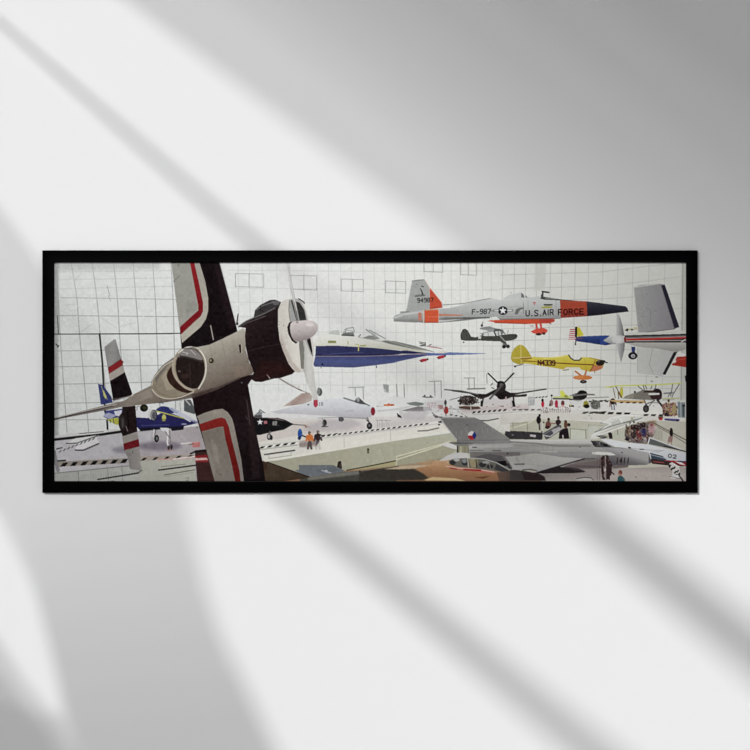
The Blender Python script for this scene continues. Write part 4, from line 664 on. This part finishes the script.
def mat(name, col, rough=.8, spec=.3, bump=0, scale=40, var=0):
    m = bpy.data.materials.new(name); m.use_nodes = True
    nt = m.node_tree; b = nt.nodes['Principled BSDF']
    b.inputs['Base Color'].default_value = (*col, 1); b.inputs['Roughness'].default_value = rough
    b.inputs['Specular IOR Level'].default_value = spec
    if bump or var:
        tc = nt.nodes.new('ShaderNodeTexCoord'); n = nt.nodes.new('ShaderNodeTexNoise')
        n.inputs['Scale'].default_value = scale; n.inputs['Detail'].default_value = 6
        nt.links.new(tc.outputs['Object'], n.inputs['Vector'])
        if bump:
            bp = nt.nodes.new('ShaderNodeBump'); bp.inputs['Strength'].default_value = bump; bp.inputs['Distance'].default_value = .001
            nt.links.new(n.outputs['Fac'], bp.inputs['Height']); nt.links.new(bp.outputs['Normal'], b.inputs['Normal'])
        if var:
            r = nt.nodes.new('ShaderNodeMapRange'); r.inputs['To Min'].default_value = 1-var; r.inputs['To Max'].default_value = 1+var
            mx = nt.nodes.new('ShaderNodeVectorMath'); mx.operation = 'SCALE'; mx.inputs[0].default_value = col
            nt.links.new(n.outputs['Fac'], r.inputs['Value']); nt.links.new(r.outputs['Result'], mx.inputs['Scale'])
            nt.links.new(mx.outputs['Vector'], b.inputs['Base Color'])
    return m

def sheer(name, T, col=(.8, .8, .8)):
    m = bpy.data.materials.new(name); m.use_nodes = True; nt = m.node_tree; nt.nodes.clear()
    o = nt.nodes.new('ShaderNodeOutputMaterial'); mx = nt.nodes.new('ShaderNodeMixShader')
    t = nt.nodes.new('ShaderNodeBsdfTransparent'); d = nt.nodes.new('ShaderNodeBsdfDiffuse')
    d.inputs['Color'].default_value = (*col, 1); mx.inputs['Fac'].default_value = 1-T
    nt.links.new(t.outputs[0], mx.inputs[1]); nt.links.new(d.outputs[0], mx.inputs[2]); nt.links.new(mx.outputs[0], o.inputs['Surface'])
    return m

def link(name, me, m, parent=None):
    o = bpy.data.objects.new(name, me); COL.objects.link(o)
    if m: me.materials.append(m)
    if parent: o.parent = parent
    return o

def boxes(name, bs, m, parent=None, bevel=0):
    bm = bmesh.new()
    for (x0, y0, z0, x1, y1, z1) in bs:
        vs = [bm.verts.new(p) for p in [(x0,y0,z0),(x1,y0,z0),(x1,y1,z0),(x0,y1,z0),(x0,y0,z1),(x1,y0,z1),(x1,y1,z1),(x0,y1,z1)]]
        for f in [(0,3,2,1),(4,5,6,7),(0,1,5,4),(1,2,6,5),(2,3,7,6),(3,0,4,7)]: bm.faces.new([vs[i] for i in f])
    if bevel: bmesh.ops.bevel(bm, geom=bm.edges[:], offset=bevel, segments=2, affect='EDGES')
    me = bpy.data.meshes.new(name); bm.to_mesh(me); bm.free()
    return link(name, me, m, parent)

def side_sheet(name, pts, x, thick, m, parent=None):
    """an added gobo panel in the window of the left wall; its outline is found by following the sunbeam back from the wall"""
    bm = bmesh.new(); A = []; B = []
    for (px, py) in pts:
        P = W(px, py); s = P.x-x
        yy, zz = -s*SUN.y/SUN.x, P.z-s*SUN.z/SUN.x
        A.append(bm.verts.new((x, yy, zz))); B.append(bm.verts.new((x-thick, yy, zz)))
    bm.faces.new(A)
    if thick:
        bm.faces.new(B[::-1]); n = len(A)
        for i in range(n): bm.faces.new([A[i], B[i], B[(i+1) % n], A[(i+1) % n]])
    else:
        for v_ in B: bm.verts.remove(v_)
    bmesh.ops.recalc_face_normals(bm, faces=bm.faces[:])
    me = bpy.data.meshes.new(name); bm.to_mesh(me); bm.free()
    return link(name, me, m, parent)

def struct(o): o['kind'] = 'structure'; return o

white = mat('matt_white_wall_paint', (.80, .80, .80), .9, .15, bump=.12, scale=160)
floor_m = mat('grey_floor', (.42, .42, .42), .6, .3, var=.12, scale=6)
wood_w = mat('white_window_paint', (.55, .55, .55), .6, .3)
RX = 2.6; BY = -4.6; H = 4.5
struct(boxes('wall_back', [(-L, 0, 0, RX, .12, H)], white))
struct(boxes('floor', [(-L, BY, -.1, RX, 0, 0)], floor_m))
# left wall with one tall window opening
y0o, y1o, z0o, z1o = -4.2, -.42, .85, 4.3
struct(boxes('wall_left', [(-L-.12, BY, 0, -L, 0, z0o), (-L-.12, BY, z1o, -L, 0, H), (-L-.12, y1o, z0o, -L, 0, z1o), (-L-.12, BY, z0o, -L, y0o, z1o)], white))

# unseen window holding added gobo sheets, outlined to cast the wanted shadows
win = bpy.data.objects.new('window_1', None); COL.objects.link(win); win['kind'] = 'structure'
def band(P): return [(x_, y_-w_/2) for x_, y_, w_ in P]+[(x_, y_+w_/2) for x_, y_, w_ in P[::-1]]
for P_, T_ in (BAR1, BAR2): side_sheet('gobo_bar', band(P_), -L-.02, 0, sheer('gobo_bar_sheer', T_), win)  # added bars, shaped to cast the two diagonal shadow bands
for k, (off, T) in enumerate(SHADES):
    # added sheets stacked into a shade gradient; off: edge distance from the first sheet's
    f = lambda x: .75*(x-125)-off*1.25
    side_sheet('gobo_layer', [(-110, f(-110)), (900, f(900)), (900, -130-0*k), (900, -700), (-110, -700)], -L-.04-.004*k, 0, sheer('gobo_layer_sheer', T), win)
for k, (pts, T) in enumerate(GOBO_PATCHES):
    side_sheet('gobo_patch', pts, -L-.07-.004*k, 0, sheer('gobo_patch_sheer', T), win)  # added sheets, cut to the shape of the lower-left shade

# ---------------------------------------------------------------- the framed picture
DF, DP = .009, .005           # front of the frame, face of the print, measured from the wall
root = bpy.data.objects.new('framed_picture', None); COL.objects.link(root)
base = W(369.75, 492.5, 0); root.location = (base.x, 0, base.z)
root['label'] = 'wide black framed panoramic photograph of museum aircraft hanging on the white wall'
root['category'] = 'framed picture'
OFF = Vector(root.location)

black = mat('black_satin_frame', (.0003, .0003, .00035), .4, .015)
def frame():
    bm = bmesh.new()
    o0, o1 = W(42.2, 250.3, DF), W(697.9, 493.0, DF); i0, i1 = W(54.1, 262.1, DF), W(686.3, 481.2, DF)
    def ring(a0, a1, y): return [Vector((a0.x, y, a0.z)), Vector((a1.x, y, a0.z)), Vector((a1.x, y, a1.z)), Vector((a0.x, y, a1.z))]
    def grow(a0, a1, g): return Vector((a0.x-g, 0, a0.z+g)), Vector((a1.x+g, 0, a1.z-g))
    e = .0012
    seq = [ring(o0, o1, -.0005), ring(o0, o1, -DF+e), ring(*grow(o0, o1, -.35*e), -DF+.3*e), ring(*grow(o0, o1, -e), -DF),
           ring(*grow(i0, i1, e), -DF), ring(*grow(i0, i1, .35*e), -DF+.3*e), ring(i0, i1, -DF+e), ring(i0, i1, -DP-.0002), ring(*grow(i0, i1, .004), -DP-.0002), ring(*grow(i0, i1, .004), -.0005)]
    R = [[bm.verts.new(p-OFF) for p in r_] for r_ in seq]
    for a_, b_ in zip(R, R[1:]+R[:1]):
        for k in range(4): bm.faces.new([a_[k], a_[(k+1) % 4], b_[(k+1) % 4], b_[k]])
    bmesh.ops.recalc_face_normals(bm, faces=bm.faces[:])
    me = bpy.data.meshes.new('frame'); bm.to_mesh(me); bm.free()
    return link('frame', me, black, root)
fr = frame(); fr['label'] = 'slim black frame with mitred corners'
q0_, q1_ = W(53, 261, DP), W(688, 483, DP)
bk = boxes('backing_board', [(q0_.x-OFF.x, -.0045, q1_.z-OFF.z, q1_.x-OFF.x, -.001, q0_.z-OFF.z)], mat('backing_card', (.3, .27, .22)), root)

def print_sheet():
    A = finish(); h_, w_ = A.shape[:2]
    # one column and row more on each side, tucked under the frame's lip
    c_ = A/255.0
    lin = np.where(c_ <= .04045, c_/12.92, ((c_+.055)/1.055)**2.4)*INK_K
    xs = PX0+(np.arange(w_)+.5)/2; ys = PY0+(np.arange(h_)+.5)/2
    kk = M*(CAM_D-DP)/CAM_D
    X = (xs-375)*kk-OFF.x; Z = CAM_Z-(ys-375)*kk-OFF.z
    V = np.zeros((h_, w_, 3), np.float32); V[..., 0] = X[None, :]; V[..., 1] = -DP; V[..., 2] = Z[:, None]
    me = bpy.data.meshes.new('print'); nv = h_*w_
    me.vertices.add(nv); me.vertices.foreach_set('co', V.ravel())
    idx = np.arange(nv, dtype=np.int32).reshape(h_, w_)
    F = np.stack([idx[:-1, :-1], idx[1:, :-1], idx[1:, 1:], idx[:-1, 1:]], -1).reshape(-1, 4)
    nf = len(F); me.loops.add(nf*4); me.loops.foreach_set('vertex_index', F.ravel())
    me.polygons.add(nf); me.polygons.foreach_set('loop_start', np.arange(0, nf*4, 4, dtype=np.int32))
    me.update(calc_edges=True)
    at = me.color_attributes.new('ink', 'FLOAT_COLOR', 'POINT')
    C4 = np.ones((nv, 4), np.float32); C4[:, :3] = lin.reshape(-1, 3); at.data.foreach_set('color', C4.ravel())
    m = bpy.data.materials.new('printed_photo_paper'); m.use_nodes = True; nt = m.node_tree; b = nt.nodes['Principled BSDF']
    n = nt.nodes.new('ShaderNodeAttribute'); n.attribute_name = 'ink'; nt.links.new(n.outputs['Color'], b.inputs['Base Color'])
    b.inputs['Roughness'].default_value = .9; b.inputs['Specular IOR Level'].default_value = 0
    o = link('print', me, m, root)
    o['label'] = 'panoramic colour photograph of aircraft hanging in a white glass museum hall'
    return o
paint(); details(); print_sheet()

# ---------------------------------------------------------------- light
sd = bpy.data.lights.new('sun', 'SUN'); sd.energy = SUN_E; sd.angle = math.radians(SUN_ANG); sd.color = (1, 1, 1)
so = bpy.data.objects.new('sun', sd); COL.objects.link(so); so.location = (-3, -3, 5); so.rotation_euler = SUN.to_track_quat('-Z', 'Y').to_euler()
wd = bpy.data.worlds.new('overcast_sky'); sc.world = wd; wd.use_nodes = True
bg = wd.node_tree.nodes['Background']; bg.inputs['Color'].default_value = (1, 1, 1, 1); bg.inputs['Strength'].default_value = WORLD

# added fill spotlight, out of view, evens out shade on the print; housing masks its beam
LP = Vector((-.35, -2.2, 3.65)); f_ = .10
tgt = [W(48.5, 256.5, DP), W(691.5, 256.5, DP), W(691.5, 487, DP), W(48.5, 487, DP)]
sp = bpy.data.lights.new('fill_lamp', 'SPOT'); sp.energy = SPOT; sp.spot_size = math.radians(46); sp.spot_blend = .1; sp.shadow_soft_size = .0009
ctr = sum(tgt, Vector())/4
lo = bpy.data.objects.new('fill_lamp', sp); COL.objects.link(lo); lo.location = LP; lo.rotation_euler = (ctr-LP).to_track_quat('-Z', 'Y').to_euler()
dark = mat('black_fill_spot', (.02, .02, .02), .5, .3)
bm = bmesh.new()
ap = [LP+(p_-LP)*f_ for p_ in tgt]; ac = sum(ap, Vector())/4
out = [ac+(p_-ac)*1.35+(p_-ac).normalized()*.03 for p_ in ap]
fw = (ctr-LP).normalized(); back = [o_-fw*.36 for o_ in out]
vi = [bm.verts.new(p_) for p_ in ap]; vo = [bm.verts.new(p_) for p_ in out]; vb = [bm.verts.new(p_) for p_ in back]
for k in range(4):
    j2 = (k+1) % 4
    bm.faces.new([vi[k], vi[j2], vo[j2], vo[k]]); bm.faces.new([vo[k], vo[j2], vb[j2], vb[k]])
bm.faces.new(vb)
me = bpy.data.meshes.new('fill_spot_housing'); bm.to_mesh(me); bm.free()
sh = link('fill_spot_housing', me, dark)
sh['label'] = 'added out-of-view fill lamp aimed down at the picture to even out its shade'; sh['category'] = 'spotlight'
top = max(p_.z for p_ in back)
cx_ = sum((p_.x for p_ in back))/4; cy_ = sum((p_.y for p_ in back))/4
boxes('fill_spot_stem', [(cx_-.01, cy_-.01, top-.04, cx_+.01, cy_+.01, H)], dark, sh)

cam = bpy.data.cameras.new('camera'); co = bpy.data.objects.new('camera', cam); COL.objects.link(co)
co.location = (0, -CAM_D, CAM_Z); co.rotation_euler = (math.pi/2, 0, 0)
cam.sensor_width = 36; cam.sensor_height = 36; cam.lens = 36*CAM_D/(750*M)
sc.camera = co
sc.view_settings.view_transform = 'Standard'; sc.view_settings.look = 'None'; sc.view_settings.exposure = 0; sc.view_settings.gamma = 1; sc.view_settings.use_curve_mapping = False
